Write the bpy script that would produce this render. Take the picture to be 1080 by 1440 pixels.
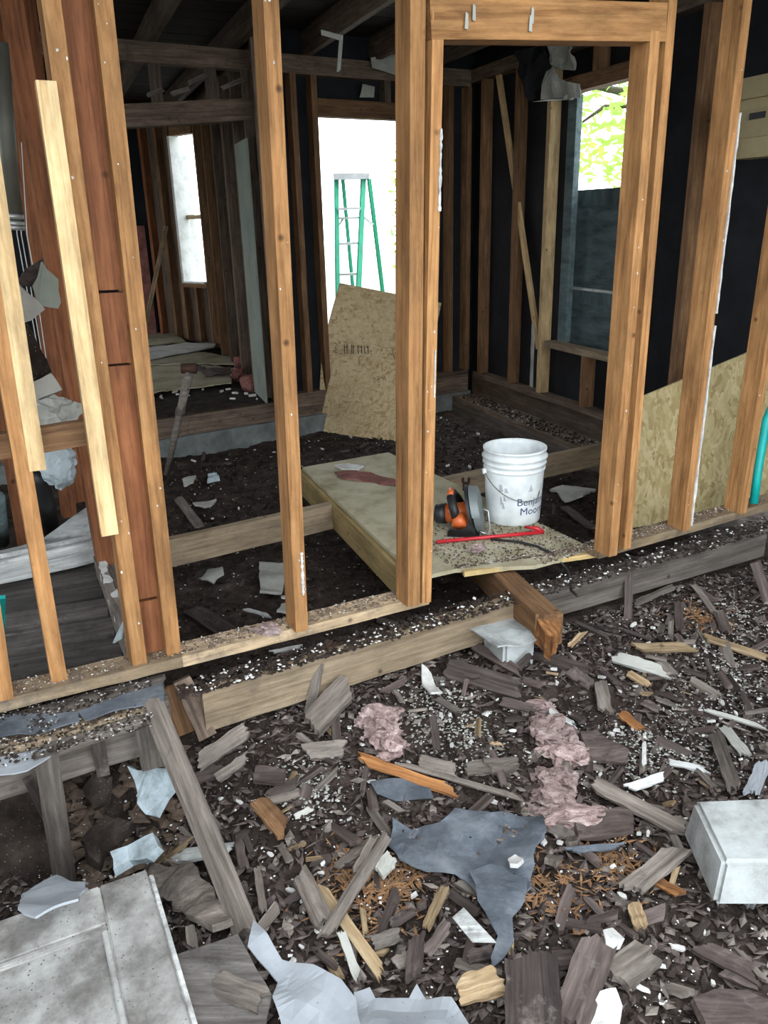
import bpy, bmesh, math, random
from mathutils import Vector, Matrix, noise
random.seed(7)
for o in list(bpy.data.objects): bpy.data.objects.remove(o)
SC = bpy.context.scene
COL = SC.collection
# ------------------------------------------------------------------ camera
FPX = 1130.0; PITCH = math.radians(20); ROLL = math.radians(1.5); EYE = 1.4
cP, sP, cR, sR = math.cos(PITCH), math.sin(PITCH), math.cos(ROLL), math.sin(ROLL)
fwd = Vector((0, cP, -sP)); upv = Vector((0, sP, cP)); xv = Vector((1, 0, 0))
RGT = xv * cR - upv * sR; UPC = xv * sR + upv * cR
cam = bpy.data.cameras.new('camera'); camo = bpy.data.objects.new('camera', cam); COL.objects.link(camo)
cam.sensor_fit = 'VERTICAL'; cam.sensor_height = 36; cam.lens = FPX / 1440 * 36; cam.clip_start = .02
M = Matrix.Identity(4)
for i in range(3):
    M[i][0] = RGT[i]; M[i][1] = UPC[i]; M[i][2] = -fwd[i]
M[2][3] = EYE
camo.matrix_world = M
SC.camera = camo
# ------------------------------------------------------------------ sky, exposure
w = bpy.data.worlds.new('sky'); SC.world = w; w.use_nodes = True
nt = w.node_tree; nt.nodes.clear()
wo = nt.nodes.new('ShaderNodeOutputWorld'); wb = nt.nodes.new('ShaderNodeBackground')
wb.inputs['Color'].default_value = (.86, .94, 1.0, 1); wb.inputs['Strength'].default_value = 5.6
nt.links.new(wb.outputs[0], wo.inputs[0])
vs = SC.view_settings
vs.view_transform = 'Standard'; vs.look = 'None'; vs.gamma = 1.0; vs.use_curve_mapping = False
vs.exposure = 0.0
# ------------------------------------------------------------------ pixel helpers
CAMP = Vector((0, 0, EYE))
def ray(x, y):
    return fwd * FPX + RGT * (x - 540) + UPC * (720 - y)
def G(x, y, z=0.0):
    d = ray(x, y); return CAMP + d * ((z - EYE) / d.z)
def DIST(x, y, dist):
    d = ray(x, y); return CAMP + d * (dist / math.hypot(d.x, d.y))
def PL(x, y, p, n):
    d = ray(x, y); return CAMP + d * ((p - CAMP).dot(n) / d.dot(n))
def slant(p): return (p - CAMP).length
def proj(p):
    q = p - CAMP; f = q.dot(fwd)
    return (540 + FPX * q.dot(RGT) / f, 720 - FPX * q.dot(UPC) / f)
# building frame lines (partition, back wall, right wall)
W1A = G(0, 1000); W1B = G(1080, 718); W1D = (W1B - W1A).normalized(); W1N = Vector((W1D.y, -W1D.x, 0))   # normal towards camera
COR = Vector((.86, 7.86, 0))
BKA = Vector((-1.75, 6.24, 0)); BKD = (COR - BKA).normalized(); BKN = Vector((BKD.y, -BKD.x, 0))
RWD = Vector((.362, -.932, 0)).normalized(); RWN = Vector((RWD.y, -RWD.x, 0))
if RWN.x > 0: RWN = -RWN
FRA = G(392, 578); FRD = Vector((-.316, .949, 0)); FRN = Vector((-.949, -.316, 0))    # far room's right wall
def s1(x, y): return (Vector((x, y, 0)) - W1A).dot(W1N)     # distance in front of partition
def sstep(a, b, x):
    t = max(0, min(1, (x - a) / (b - a))); return t * t * (3 - 2 * t)
def zg(x, y):
    s = s1(x, y)
    z = -.40 + .14 * (1 - sstep(.12, .75, s)) if s > 0 else -.26 - .10 * sstep(0, .5, -s)
    z -= .42 * math.exp(-(((x + 1.0) / .42) ** 2 + ((y - 2.0) / .36) ** 2) ** 1.3)
    v = Vector((x, y, 0))
    z += .035 * noise.noise(v * 2.1) + .02 * noise.noise(v * 6.0)
    return z
def GD(x, y, dz=0.0):
    z = -.4
    for _ in range(12):
        p = G(x, y, z); z = .5 * z + .5 * (zg(p.x, p.y) + dz)
    return G(x, y, z)
# ------------------------------------------------------------------ materials
def newmat(name):
    m = bpy.data.materials.new(name); m.use_nodes = True
    n = m.node_tree.nodes; b = n['Principled BSDF']; return m, n, m.node_tree.links, b
def N(n, t, **kw):
    k = n.new(t)
    for a, v in kw.items():
        if a in k.inputs.keys(): k.inputs[a].default_value = v
        else: setattr(k, a, v)
    return k
def c4(c): return (c[0], c[1], c[2], 1)
def ramp(n, stops):
    r = n.new('ShaderNodeValToRGB'); e = r.color_ramp.elements
    while len(e) < len(stops): e.new(.5)
    for k, (p, c) in zip(e, stops): k.position = p; k.color = c4(c)
    return r
def coords(n, l, scale):
    tc = n.new('ShaderNodeTexCoord'); oi = n.new('ShaderNodeObjectInfo')
    mul = N(n, 'ShaderNodeMath', operation='MULTIPLY'); mul.inputs[1].default_value = 37.0
    l.new(oi.outputs['Random'], mul.inputs[0])
    add = N(n, 'ShaderNodeVectorMath', operation='ADD'); l.new(tc.outputs['Object'], add.inputs[0]); l.new(mul.outputs[0], add.inputs[1])
    mp = n.new('ShaderNodeMapping'); mp.inputs['Scale'].default_value = scale; l.new(add.outputs[0], mp.inputs[0])
    return mp.outputs[0], add.outputs[0], oi
def wood(name, dark, mid, light, grain=1.0, dust=0.0, dustcol=(.5, .48, .45), var=.35, rough=.75, spots=True):
    m, n, l, b = newmat(name)
    gv, ov, oi = coords(n, l, (1.3, 26, 26))
    g = N(n, 'ShaderNodeTexNoise', Scale=2.2, Detail=7.0, Roughness=.65, Distortion=.6); l.new(gv, g.inputs['Vector'])
    r = ramp(n, [(.28, dark), (.5, mid), (.75, light)]); l.new(g.outputs['Fac'], r.inputs[0])
    bm_ = n.new('ShaderNodeMapping'); bm_.inputs['Scale'].default_value = (1, 3.5, 3.5); l.new(ov, bm_.inputs[0])
    br = N(n, 'ShaderNodeTexNoise', Scale=3.6, Detail=6.0, Roughness=.7); l.new(bm_.outputs[0], br.inputs['Vector'])
    mr = N(n, 'ShaderNodeMapRange'); mr.inputs['From Min'].default_value = .3; mr.inputs['From Max'].default_value = .7; mr.inputs['To Min'].default_value = .55; mr.inputs['To Max'].default_value = 1.25; l.new(br.outputs['Fac'], mr.inputs['Value'])
    va = N(n, 'ShaderNodeMapRange'); va.inputs['To Min'].default_value = 1 - var; va.inputs['To Max'].default_value = 1 + var; l.new(oi.outputs['Random'], va.inputs['Value'])
    mu = N(n, 'ShaderNodeMath', operation='MULTIPLY'); l.new(mr.outputs[0], mu.inputs[0]); l.new(va.outputs[0], mu.inputs[1])
    sc = N(n, 'ShaderNodeVectorMath', operation='SCALE'); l.new(r.outputs[0], sc.inputs[0]); l.new(mu.outputs[0], sc.inputs['Scale'])
    col = sc.outputs[0]
    if spots:
        vo = N(n, 'ShaderNodeTexVoronoi', Scale=7.0); l.new(ov, vo.inputs['Vector'])
        sr = ramp(n, [(.03, (.12, .1, .09)), (.1, (1, 1, 1))]); l.new(vo.outputs['Distance'], sr.inputs[0])
        mx = N(n, 'ShaderNodeMix', data_type='RGBA', blend_type='MULTIPLY'); mx.inputs[0].default_value = .8
        l.new(col, mx.inputs[6]); l.new(sr.outputs[0], mx.inputs[7]); col = mx.outputs[2]
    if dust > 0:
        dn = N(n, 'ShaderNodeTexNoise', Scale=9.0, Detail=8.0, Roughness=.75); l.new(ov, dn.inputs['Vector'])
        dr = ramp(n, [(.62 - dust * .35, (0, 0, 0)), (.78 - dust * .2, (1, 1, 1))]); l.new(dn.outputs['Fac'], dr.inputs[0])
        mx = N(n, 'ShaderNodeMix', data_type='RGBA'); l.new(dr.outputs[0], mx.inputs[0]); l.new(col, mx.inputs[6]); mx.inputs[7].default_value = c4(dustcol); col = mx.outputs[2]
    l.new(col, b.inputs['Base Color']); b.inputs['Roughness'].default_value = rough; b.inputs['Specular IOR Level'].default_value = .25
    bp = N(n, 'ShaderNodeBump', Strength=.35 * grain, Distance=.01); l.new(g.outputs['Fac'], bp.inputs['Height']); l.new(bp.outputs[0], b.inputs['Normal'])
    return m
def blotch(name, cols, scale=6.0, rough=.9, bump=.4, detail=8.0, speck=None, spscale=60, spth=.2, var=.2, aniso=(1, 1, 1), spec=.2, dist=.02):
    m, n, l, b = newmat(name)
    gv, ov, oi = coords(n, l, aniso)
    g = N(n, 'ShaderNodeTexNoise', Scale=scale, Detail=detail, Roughness=.68); l.new(gv, g.inputs['Vector'])
    k = len(cols); r = ramp(n, [(.3 + .4 * i / max(1, k - 1), c) for i, c in enumerate(cols)]); l.new(g.outputs['Fac'], r.inputs[0])
    va = N(n, 'ShaderNodeMapRange'); va.inputs['To Min'].default_value = 1 - var; va.inputs['To Max'].default_value = 1 + var; l.new(oi.outputs['Random'], va.inputs['Value'])
    sc = N(n, 'ShaderNodeVectorMath', operation='SCALE'); l.new(r.outputs[0], sc.inputs[0]); l.new(va.outputs[0], sc.inputs['Scale'])
    col = sc.outputs[0]
    if speck:
        vo = N(n, 'ShaderNodeTexVoronoi', Scale=spscale); l.new(ov, vo.inputs['Vector'])
        big = N(n, 'ShaderNodeTexNoise', Scale=4.0, Detail=3.0); l.new(ov, big.inputs['Vector'])
        mm = N(n, 'ShaderNodeMath', operation='MULTIPLY'); mm.inputs[1].default_value = spth * 2; l.new(big.outputs['Fac'], mm.inputs[0])
        lt = N(n, 'ShaderNodeMath', operation='LESS_THAN'); l.new(vo.outputs['Distance'], lt.inputs[0]); l.new(mm.outputs[0], lt.inputs[1])
        mx = N(n, 'ShaderNodeMix', data_type='RGBA'); l.new(lt.outputs[0], mx.inputs[0]); l.new(col, mx.inputs[6]); mx.inputs[7].default_value = c4(speck); col = mx.outputs[2]
    l.new(col, b.inputs['Base Color']); b.inputs['Roughness'].default_value = rough; b.inputs['Specular IOR Level'].default_value = spec
    bp = N(n, 'ShaderNodeBump', Strength=bump, Distance=dist); l.new(g.outputs['Fac'], bp.inputs['Height']); l.new(bp.outputs[0], b.inputs['Normal'])
    return m
def plain(name, c, rough=.5, metal=0.0, var=0.0):
    m, n, l, b = newmat(name)
    g = N(n, 'ShaderNodeTexNoise', Scale=14.0, Detail=5.0)
    tc = n.new('ShaderNodeTexCoord'); l.new(tc.outputs['Object'], g.inputs['Vector'])
    r = ramp(n, [(.3, [k * .8 for k in c]), (.7, [min(1, k * 1.1) for k in c])]); l.new(g.outputs['Fac'], r.inputs[0]); l.new(r.outputs[0], b.inputs['Base Color'])
    b.inputs['Roughness'].default_value = rough; b.inputs['Metallic'].default_value = metal; return m
def osbmat(name, a, bcol, c):
    m, n, l, b = newmat(name)
    gv, ov, oi = coords(n, l, (1, 1, 1))
    ws = N(n, 'ShaderNodeTexNoise', Scale=5.0, Detail=3.0); l.new(ov, ws.inputs['Vector'])
    ad = N(n, 'ShaderNodeMix', data_type='VECTOR'); ad.inputs[0].default_value = .12; l.new(ov, ad.inputs[4]); l.new(ws.outputs['Color'], ad.inputs[5])
    outs = []
    for i, (sx, sy) in enumerate(((24, 70), (64, 22))):
        mp = n.new('ShaderNodeMapping'); mp.inputs['Scale'].default_value = (sx, sy, 20); mp.inputs['Rotation'].default_value = (0, 0, .5 + i * .7); l.new(ad.outputs[1], mp.inputs[0])
        vo = N(n, 'ShaderNodeTexVoronoi', Scale=1.0); l.new(mp.outputs[0], vo.inputs['Vector']); outs.append(vo)
    sel = N(n, 'ShaderNodeTexNoise', Scale=22.0, Detail=2.0); l.new(ov, sel.inputs['Vector'])
    gt = N(n, 'ShaderNodeMath', operation='GREATER_THAN'); gt.inputs[1].default_value = .5; l.new(sel.outputs['Fac'], gt.inputs[0])
    mx = N(n, 'ShaderNodeMix', data_type='RGBA'); l.new(gt.outputs[0], mx.inputs[0]); l.new(outs[0].outputs['Color'], mx.inputs[6]); l.new(outs[1].outputs['Color'], mx.inputs[7])
    r = ramp(n, [(.12, a), (.35, bcol), (.8, c)]); l.new(mx.outputs[2], r.inputs[0]); l.new(r.outputs[0], b.inputs['Base Color'])
    b.inputs['Roughness'].default_value = .7
    bp = N(n, 'ShaderNodeBump', Strength=.25, Distance=.004); l.new(mx.outputs[2], bp.inputs['Height']); l.new(bp.outputs[0], b.inputs['Normal'])
    return m
MT = {
 'stud': wood('stud_wood', (.20, .085, .028), (.38, .185, .07), (.50, .27, .11), var=.18),
 'studp': wood('pale_stud_wood', (.42, .26, .12), (.62, .43, .22), (.74, .55, .32), var=.1),
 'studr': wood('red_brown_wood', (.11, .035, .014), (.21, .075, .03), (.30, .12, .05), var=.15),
 'studb': wood('old_brown_wood', (.10, .05, .025), (.20, .105, .05), (.30, .17, .085), var=.2),
 'plate': wood('dusty_plate_wood', (.22, .15, .09), (.36, .26, .16), (.48, .37, .25), dust=.35, dustcol=(.10, .085, .075)),
 'beam': wood('beam_wood', (.17, .12, .075), (.27, .20, .13), (.36, .275, .19), dust=.16, dustcol=(.12, .09, .07), var=.1),
 'grey': wood('grey_weathered_wood', (.075, .06, .05), (.16, .132, .112), (.27, .232, .205), dust=.16, dustcol=(.07, .055, .05)),
 'dark': wood('dark_weathered_wood', (.032, .023, .02), (.082, .061, .054), (.15, .118, .105), dust=.12, dustcol=(.2, .17, .15)),
 'tan': wood('tan_broken_wood', (.14, .085, .045), (.31, .215, .12), (.50, .385, .25), grain=1.6),
 'orange': wood('orange_split_wood', (.09, .038, .016), (.25, .105, .036), (.42, .21, .085), grain=1.8, dust=.1, dustcol=(.05, .035, .03)),
 'joist': wood('dark_joist_wood', (.06, .04, .03), (.13, .09, .065), (.22, .16, .12), dust=.2, dustcol=(.045, .035, .03)),
 'white': wood('flaking_white_wood', (.45, .44, .42), (.66, .66, .64), (.8, .8, .78), dust=.25, dustcol=(.12, .1, .09), spots=False),
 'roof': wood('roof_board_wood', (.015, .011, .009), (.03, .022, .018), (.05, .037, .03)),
 'oldfloor': wood('old_floor_wood', (.05, .042, .038), (.10, .088, .08), (.17, .155, .145), dust=.3, dustcol=(.03, .025, .022)),
 'osb': osbmat('osb_flakes', (.38, .25, .12), (.52, .38, .20), (.64, .49, .29)),
 'osb2': osbmat('dull_osb_flakes', (.26, .19, .08), (.35, .27, .12), (.46, .37, .20)),
 'ply': blotch('plywood_dusty', [(.20, .165, .10), (.36, .32, .22), (.44, .40, .30)], 4.0, bump=.15),
 'plye': wood('plywood_edge', (.30, .20, .08), (.48, .34, .15), (.58, .44, .22)),
 'dirt': blotch('dark_dirt', [(.011, .0075, .006), (.028, .019, .015), (.05, .036, .029), (.085, .066, .055)], 9.0, bump=1.0, detail=12, speck=(.30, .27, .24), spscale=75, spth=.11, dist=.03),
 'clod': blotch('dirt_clod', [(.012, .008, .0065), (.035, .024, .019), (.07, .052, .043)], 20.0, bump=.6),
 'felt': blotch('black_felt_paper', [(.006, .0065, .008), (.012, .013, .016), (.02, .021, .025)], 3.0, rough=.7, bump=.2),
 'feltblue': blotch('dusty_grey_felt', [(.045, .052, .062), (.095, .107, .125), (.20, .215, .235)], 7.0, rough=.75, bump=.35, detail=12, speck=(.02, .02, .022), spscale=16, spth=.05),
 'feltgrey': blotch('pale_grey_felt', [(.20, .215, .235), (.27, .285, .305), (.33, .345, .365)], 4.0, rough=.7, bump=.15, speck=(.08, .08, .08), spscale=30, spth=.05),
 'plaster': blotch('white_plaster', [(.34, .32, .30), (.58, .56, .53), (.74, .73, .71)], 12.0, bump=.3, var=.15),
 'drywall': blotch('grey_drywall_paper', [(.27, .26, .23), (.40, .39, .35), (.48, .47, .43)], 5.0, bump=.1),
 'drygreen': blotch('pale_green_drywall', [(.20, .22, .18), (.27, .29, .245), (.32, .345, .29)], 3.0, bump=.1),
 'bluepl': blotch('pale_blue_plaster', [(.20, .22, .22), (.50, .58, .62), (.64, .73, .77)], 7.0, bump=.25),
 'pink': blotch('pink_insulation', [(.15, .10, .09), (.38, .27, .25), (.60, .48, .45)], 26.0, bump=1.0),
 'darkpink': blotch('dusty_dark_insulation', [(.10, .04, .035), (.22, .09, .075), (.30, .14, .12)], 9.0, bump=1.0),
 'concrete': blotch('grey_concrete', [(.16, .155, .15), (.36, .37, .36), (.48, .50, .50)], 6.0, bump=.4, detail=12),
 'sill': blotch('dusty_sill', [(.10, .105, .10), (.17, .18, .17), (.26, .27, .26)], 6.0, bump=.3),
 'doorpaint': blotch('dirty_white_paint', [(.07, .062, .055), (.19, .178, .165), (.40, .39, .37), (.52, .51, .49)], 3.6, bump=.15, detail=14, rough=.6, speck=(.12, .11, .10), spscale=70, spth=.14),
 'bucket': plain('white_bucket_plastic', (.80, .83, .83), .35), 'ink': plain('navy_print', (.02, .045, .13), .5), 'greyink': plain('grey_print', (.45, .46, .50), .5),
 'sawor': plain('orange_tool_plastic', (.62, .13, .03), .4), 'blk': plain('black_rubber', (.014, .014, .015), .5), 'steel': plain('dull_steel', (.38, .40, .40), .4, .7),
 'guard': plain('grey_guard_metal', (.20, .22, .22), .45, .3), 'red': plain('red_paint', (.55, .02, .03), .4), 'rust': plain('rusty_steel', (.07, .03, .018), .7, .3),
 'green': plain('green_fibreglass', (.0, .30, .16), .5), 'alu': plain('aluminium', (.5, .52, .52), .4, .6), 'teal': plain('teal_hose', (.0, .36, .33), .5),
 'pipe': plain('dark_iron_pipe', (.15, .145, .12), .5, .3), 'cream': blotch('cream_cabinet_paint', [(.30, .23, .12), (.40, .32, .18), (.45, .37, .22)], 5.0, bump=.05),
 'panel': blotch('weathered_blue_panel', [(.05, .07, .075), (.10, .135, .14), (.16, .20, .205)], 4.0, bump=.2, aniso=(4, 4, 1)),
 'leaf': plain('green_leaf', (.20, .42, .06), .6), 'bark': plain('branch_bark', (.05, .035, .02), .9), 'grass': blotch('pale_yard', [(.42, .42, .36), (.55, .55, .50), (.62, .62, .58)], 2.0),
 'yardwall': blotch('pale_yard_wall', [(.62, .64, .62), (.72, .74, .72), (.76, .78, .76)], 1.0),
 'jamb': blotch('white_jamb_paint', [(.5, .5, .48), (.72, .72, .70), (.8, .8, .78)], 6.0),
 'paleblue': plain('pale_blue_cloth', (.36, .41, .43), .7),
 'cobweb': plain('pale_cord', (.6, .6, .58), .8),
}
lf = MT['leaf'].node_tree; bs = lf.nodes['Principled BSDF']
tr = lf.nodes.new('ShaderNodeBsdfTranslucent'); tr.inputs[0].default_value = (.42, .75, .10, 1); mixs = lf.nodes.new('ShaderNodeMixShader'); mixs.inputs[0].default_value = .6
lf.links.new(bs.outputs[0], mixs.inputs[1]); lf.links.new(tr.outputs[0], mixs.inputs[2]); lf.links.new(mixs.outputs[0], lf.nodes['Material Output'].inputs[0])
# ------------------------------------------------------------------ object helpers
def tag(o, label=None, cat=None, group=None, kind=None):
    if label: o['label'] = label
    if cat: o['category'] = cat
    if group: o['group'] = group
    if kind: o['kind'] = kind
    return o
def mk(name, v, f, mat, parent=None, mw=None, smooth=False):
    me = bpy.data.meshes.new(name); me.from_pydata([tuple(p) for p in v], [], f); me.update()
    bm = bmesh.new(); bm.from_mesh(me); bmesh.ops.recalc_face_normals(bm, faces=bm.faces[:]); bm.to_mesh(me); bm.free()
    if smooth:
        for p in me.polygons: p.use_smooth = True
    me.materials.append(MT[mat]); o = bpy.data.objects.new(name, me); COL.objects.link(o)
    if parent:
        o.parent = parent; o.matrix_parent_inverse = parent.matrix_basis.inverted()
    if mw is not None: o.matrix_basis = mw
    return o
def empty(name, loc=(0, 0, 0)):
    o = bpy.data.objects.new(name, None); COL.objects.link(o); o.matrix_basis = Matrix.Translation(Vector(loc)); o.empty_display_size = .1; return o
def frame(p0, p1, up):
    X = (p1 - p0).normalized(); Z = (up - X * up.dot(X)).normalized(); Y = Z.cross(X)
    m = Matrix.Identity(4)
    for i in range(3): m[i][0] = X[i]; m[i][1] = Y[i]; m[i][2] = Z[i]; m[i][3] = p0[i]
    return m
def plank_mesh(L, w, t, j0=0, j1=0, k=4, n=4, warp=.0, rough=.0, rng=random):
    v = []; f = []
    def brk(jj):
        sl = rng.uniform(-1, 1); pk = rng.uniform(0, 1); am = rng.choice((.25, .5, .9))
        return [max(0, jj * (.5 + .5 * sl * (2 * q / k - 1) - .4 * am * max(0, 1 - 3 * abs(q / k - pk)) + rng.uniform(-.16, .16))) if jj else 0 for q in range(k + 1)]
    e0 = brk(j0); e1 = brk(j1)
    wob = [rng.uniform(-warp, warp) for _ in range(n + 1)]
    for s in (1, -1):
        for i in range(n + 1):
            for j in range(k + 1):
                a = e0[j]; b = L - e1[j]; x = a + (b - a) * i / n
                y = (j / k - .5) * w + (rng.uniform(-rough, rough) if j in (0, k) else 0)
                v.append((x, y, s * t / 2 + wob[i] + rng.uniform(-rough, rough) * .3))
    o = (n + 1) * (k + 1); ix = lambda s, i, j: s * o + i * (k + 1) + j
    for i in range(n):
        for j in range(k):
            f.append((ix(0, i, j), ix(0, i + 1, j), ix(0, i + 1, j + 1), ix(0, i, j + 1)))
            f.append((ix(1, i, j), ix(1, i, j + 1), ix(1, i + 1, j + 1), ix(1, i + 1, j)))
        for j in (0, k): f.append((ix(0, i, j), ix(1, i, j), ix(1, i + 1, j), ix(0, i + 1, j)))
    for j in range(k):
        for i in (0, n): f.append((ix(0, i, j), ix(0, i, j + 1), ix(1, i, j + 1), ix(1, i, j)))
    return v, f
def beam(name, p0, p1, up, w, t, mat, parent=None, j0=0, j1=0, warp=0, rough=.0012, k=4, n=5):
    """box-like timber p0 -> p1 along its centre line; t along 'up', w across"""
    L = (p1 - p0).length; v, f = plank_mesh(L, w, t, j0, j1, k, n, warp, rough)
    return mk(name, v, f, mat, parent, frame(p0, p1, up))
def boxat(name, c, X, Y, Z, sx, sy, sz, mat, parent=None, bev=0):
    """box with base centre c, local axes X,Y,Z and full sizes"""
    bm = bmesh.new(); bmesh.ops.create_cube(bm, size=1)
    for q in bm.verts: q.co = Vector((q.co.x * sx, q.co.y * sy, (q.co.z + .5) * sz))
    if bev: bmesh.ops.bevel(bm, geom=bm.edges[:], offset=bev, segments=2, affect='EDGES')
    v = [q.co.copy() for q in bm.verts]; bm.verts.index_update(); f = [[q.index for q in p.verts] for p in bm.faces]; bm.free()
    if X.cross(Y).dot(Z) < 0: Y = -Y
    m = Matrix.Identity(4)
    for i in range(3): m[i][0] = X[i]; m[i][1] = Y[i]; m[i][2] = Z[i]; m[i][3] = c[i]
    return mk(name, v, f, mat, parent, m)
ZU = Vector((0, 0, 1))
def sheet(name, pts, t, mat, parent=None, cuts=2, rough=.0, jag=.0, seed=0):
    """irregular thin slab from a 3D outline"""
    rng = random.Random(seed); P = []
    for i, p in enumerate(pts):
        q = pts[(i + 1) % len(pts)]; P.append(p.copy())
        if jag:
            L = (q - p).length; m = max(1, int(L / .035))
            for k in range(1, m):
                r = p.lerp(q, k / m); r += Vector((rng.uniform(-jag, jag), rng.uniform(-jag, jag), 0)); P.append(r)
    c = sum(P, Vector()) / len(P); bm = bmesh.new(); vs_ = [bm.verts.new(p - c) for p in P]
    fc = bm.faces.new(vs_); bmesh.ops.triangulate(bm, faces=[fc])
    if cuts: bmesh.ops.subdivide_edges(bm, edges=bm.edges[:], cuts=cuts, use_grid_fill=True)
    bm.normal_update()
    nn = Vector()
    for q in bm.faces: nn += q.normal * q.calc_area()
    nn.normalize()
    if rough:
        for q in bm.verts: q.co += nn * rough * noise.noise((q.co + c) * 9.0 + Vector((seed, 0, 0)))
    bmesh.ops.recalc_face_normals(bm, faces=bm.faces[:])
    bmesh.ops.solidify(bm, geom=bm.faces[:], thickness=t)
    v = [q.co.copy() for q in bm.verts]; bm.verts.index_update(); f = [[q.index for q in p.verts] for p in bm.faces]; bm.free()
    return mk(name, v, f, mat, parent, Matrix.Translation(c))
def tube(name, pts, r, mat, parent=None, seg=10, closed=False, radii=None):
    v = []; f = []; n = len(pts); origin = pts[0].copy()
    pv = None
    for i, p in enumerate(pts):
        T = (pts[min(i + 1, n - 1)] - pts[max(i - 1, 0)]).normalized()
        a = (pv - T * pv.dot(T)) if pv else T.orthogonal()
        a.normalize(); pv = a; b = T.cross(a); rr = radii[i] if radii else r
        for k in range(seg):
            th = 2 * math.pi * k / seg; v.append(p - origin + (a * math.cos(th) + b * math.sin(th)) * rr)
    for i in range(n - 1):
        for k in range(seg):
            f.append((i * seg + k, i * seg + (k + 1) % seg, (i + 1) * seg + (k + 1) % seg, (i + 1) * seg + k))
    f.append(list(range(seg))); f.append([(n - 1) * seg + k for k in range(seg)])
    return mk(name, v, f, mat, parent, Matrix.Translation(origin), smooth=True)
def lathe(name, prof, mat, parent, mw, seg=40):
    v = []; f = []
    for r, z in prof:
        for k in range(seg):
            a = 2 * math.pi * k / seg; v.append((r * math.cos(a), r * math.sin(a), z))
    for i in range(len(prof) - 1):
        for k in range(seg): f.append((i * seg + k, i * seg + (k + 1) % seg, (i + 1) * seg + (k + 1) % seg, (i + 1) * seg + k))
    f.append(list(range(seg)))
    if prof[-1][0] < .001 or True: f.append([(len(prof) - 1) * seg + k for k in range(seg)])
    return mk(name, v, f, mat, parent, mw, smooth=True)
def clump(name, c, rx, ry, rz, mat, parent=None, seed=0, amp=.4, freq=9.0, sub=4):
    bm = bmesh.new(); bmesh.ops.create_icosphere(bm, subdivisions=sub, radius=1)
    so = Vector((seed * 3.1, seed * 1.7, 0))
    for q in bm.verts:
        d = q.co.normalized(); m3 = min(rx, ry, rz)
        e = noise.noise_vector(d * 1.3 + so) * .75 + noise.noise_vector(d * 3.4 + so) * .42 + noise.noise_vector(d * 9 + so) * .16 + noise.noise_vector(d * 22 + so) * .07
        q.co = Vector(((d.x + e.x * amp * 1.5) * rx, (d.y + e.y * amp * 1.5) * ry, (d.z + e.z * amp) * rz))
    v = [q.co.copy() for q in bm.verts]; bm.verts.index_update(); f = [[q.index for q in p.verts] for p in bm.faces]; bm.free()
    return mk(name, v, f, mat, parent, Matrix.Translation(c), smooth=False)
def structure(o): o['kind'] = 'structure'; return o
# ================================================================== GROUND
def ground_mesh():
    x0, x1, y0, y1, d = -3.6, 3.4, -.6, 8.6, .022
    nx = int((x1 - x0) / d); ny = int((y1 - y0) / d); v = []; f = []
    for j in range(ny + 1):
        y = y0 + j * d
        for i in range(nx + 1):
            x = x0 + i * d; p = Vector((x, y, 0))
            v.append((x, y, zg(x, y) + .018 * noise.noise(p * 17) + .010 * noise.noise(p * 41)))
    for j in range(ny):
        for i in range(nx):
            a = j * (nx + 1) + i; f.append((a, a + 1, a + nx + 2, a + nx + 1))
    return v, f
gv_, gf_ = ground_mesh()
me = bpy.data.meshes.new('floor'); me.from_pydata(gv_, [], gf_); me.update(); me.materials.append(MT['dirt'])
for p in me.polygons: p.use_smooth = True
flo = bpy.data.objects.new('floor', me); COL.objects.link(flo); structure(flo); flo['label'] = 'dark brown dirt floor strewn with rubble'
yard = mk('yard_ground', [(-40, -30, -.9), (40, -30, -.9), (40, 60, -.9), (-40, 60, -.9)], [(0, 1, 2, 3)], 'grass'); structure(yard)
def at1(u, z, off=0.0): return W1A + W1D * u + W1N * off + ZU * z
def u1(p): return (p - W1A).dot(W1D)
# ================================================================== PARTITION WALL (front framing)
ROOFE = 1.5  # unseen forward reach of the roof, lengthened to darken the foreground
SW, SD = .046, .093; TOP = 2.62
wf = empty('wall_front', W1A); structure(wf); wf['label'] = 'open stud partition with a doorway, stripped bare'
def stud1(xb, yb, xt, yt, mat, zb=.04, ztop=TOP, off=0.0, wd=SW, dp=SD, label=None, name='stud', jt=0, jb=0, base=None, wall=None):
    """front-face centre line given by two pixels; the base stands on the plate"""
    n = W1N if wall is None else wall
    b = (G(xb, yb, zb) + n * off) if base is None else PL(xb, yb, base, n)
    t = PL(xt, yt, b, n); dirv = (t - b) / (t.z - b.z)
    tp = b + dirv * (ztop - b.z)
    o = beam(name, b - n * dp / 2, tp - n * dp / 2, n, wd, dp, mat, wf, jb, jt, rough=.0008)
    if label: o['label'] = label
    return o, b, tp
pl0 = -.35
def plate_seg(x0, y0, x1, y1, name='bottom_plate', ext0=0, ext1=0):
    a = G(x0, y0); b = G(x1, y1); d = (b - a).normalized(); a -= d * ext0; b += d * ext1
    nn = Vector((d.y, -d.x, 0))
    return beam(name, a - nn * .05 + ZU * .02, b - nn * .05 + ZU * .02, ZU, .10, .04, 'plate', wf, 0, 0, rough=.002, n=12)
plate_seg(0, 1002, 258, 938, ext0=.5); plate_seg(258, 938, 604, 850); plate_seg(842, 786, 1080, 718, ext1=.45)
def on1(xb, yb): # plane point on partition at that base pixel
    return G(xb, yb, .04)
stud1(84, 958, 16, 560, 'stud', label='orange-brown stud under the pale sistered board')
oA2 = stud1(54, 662, 14, 400, 'studp', zb=.04, base=on1(84, 958) + W1N * .002, label='pale short board sistered to a stud', name='sister_board')[0]
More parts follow.
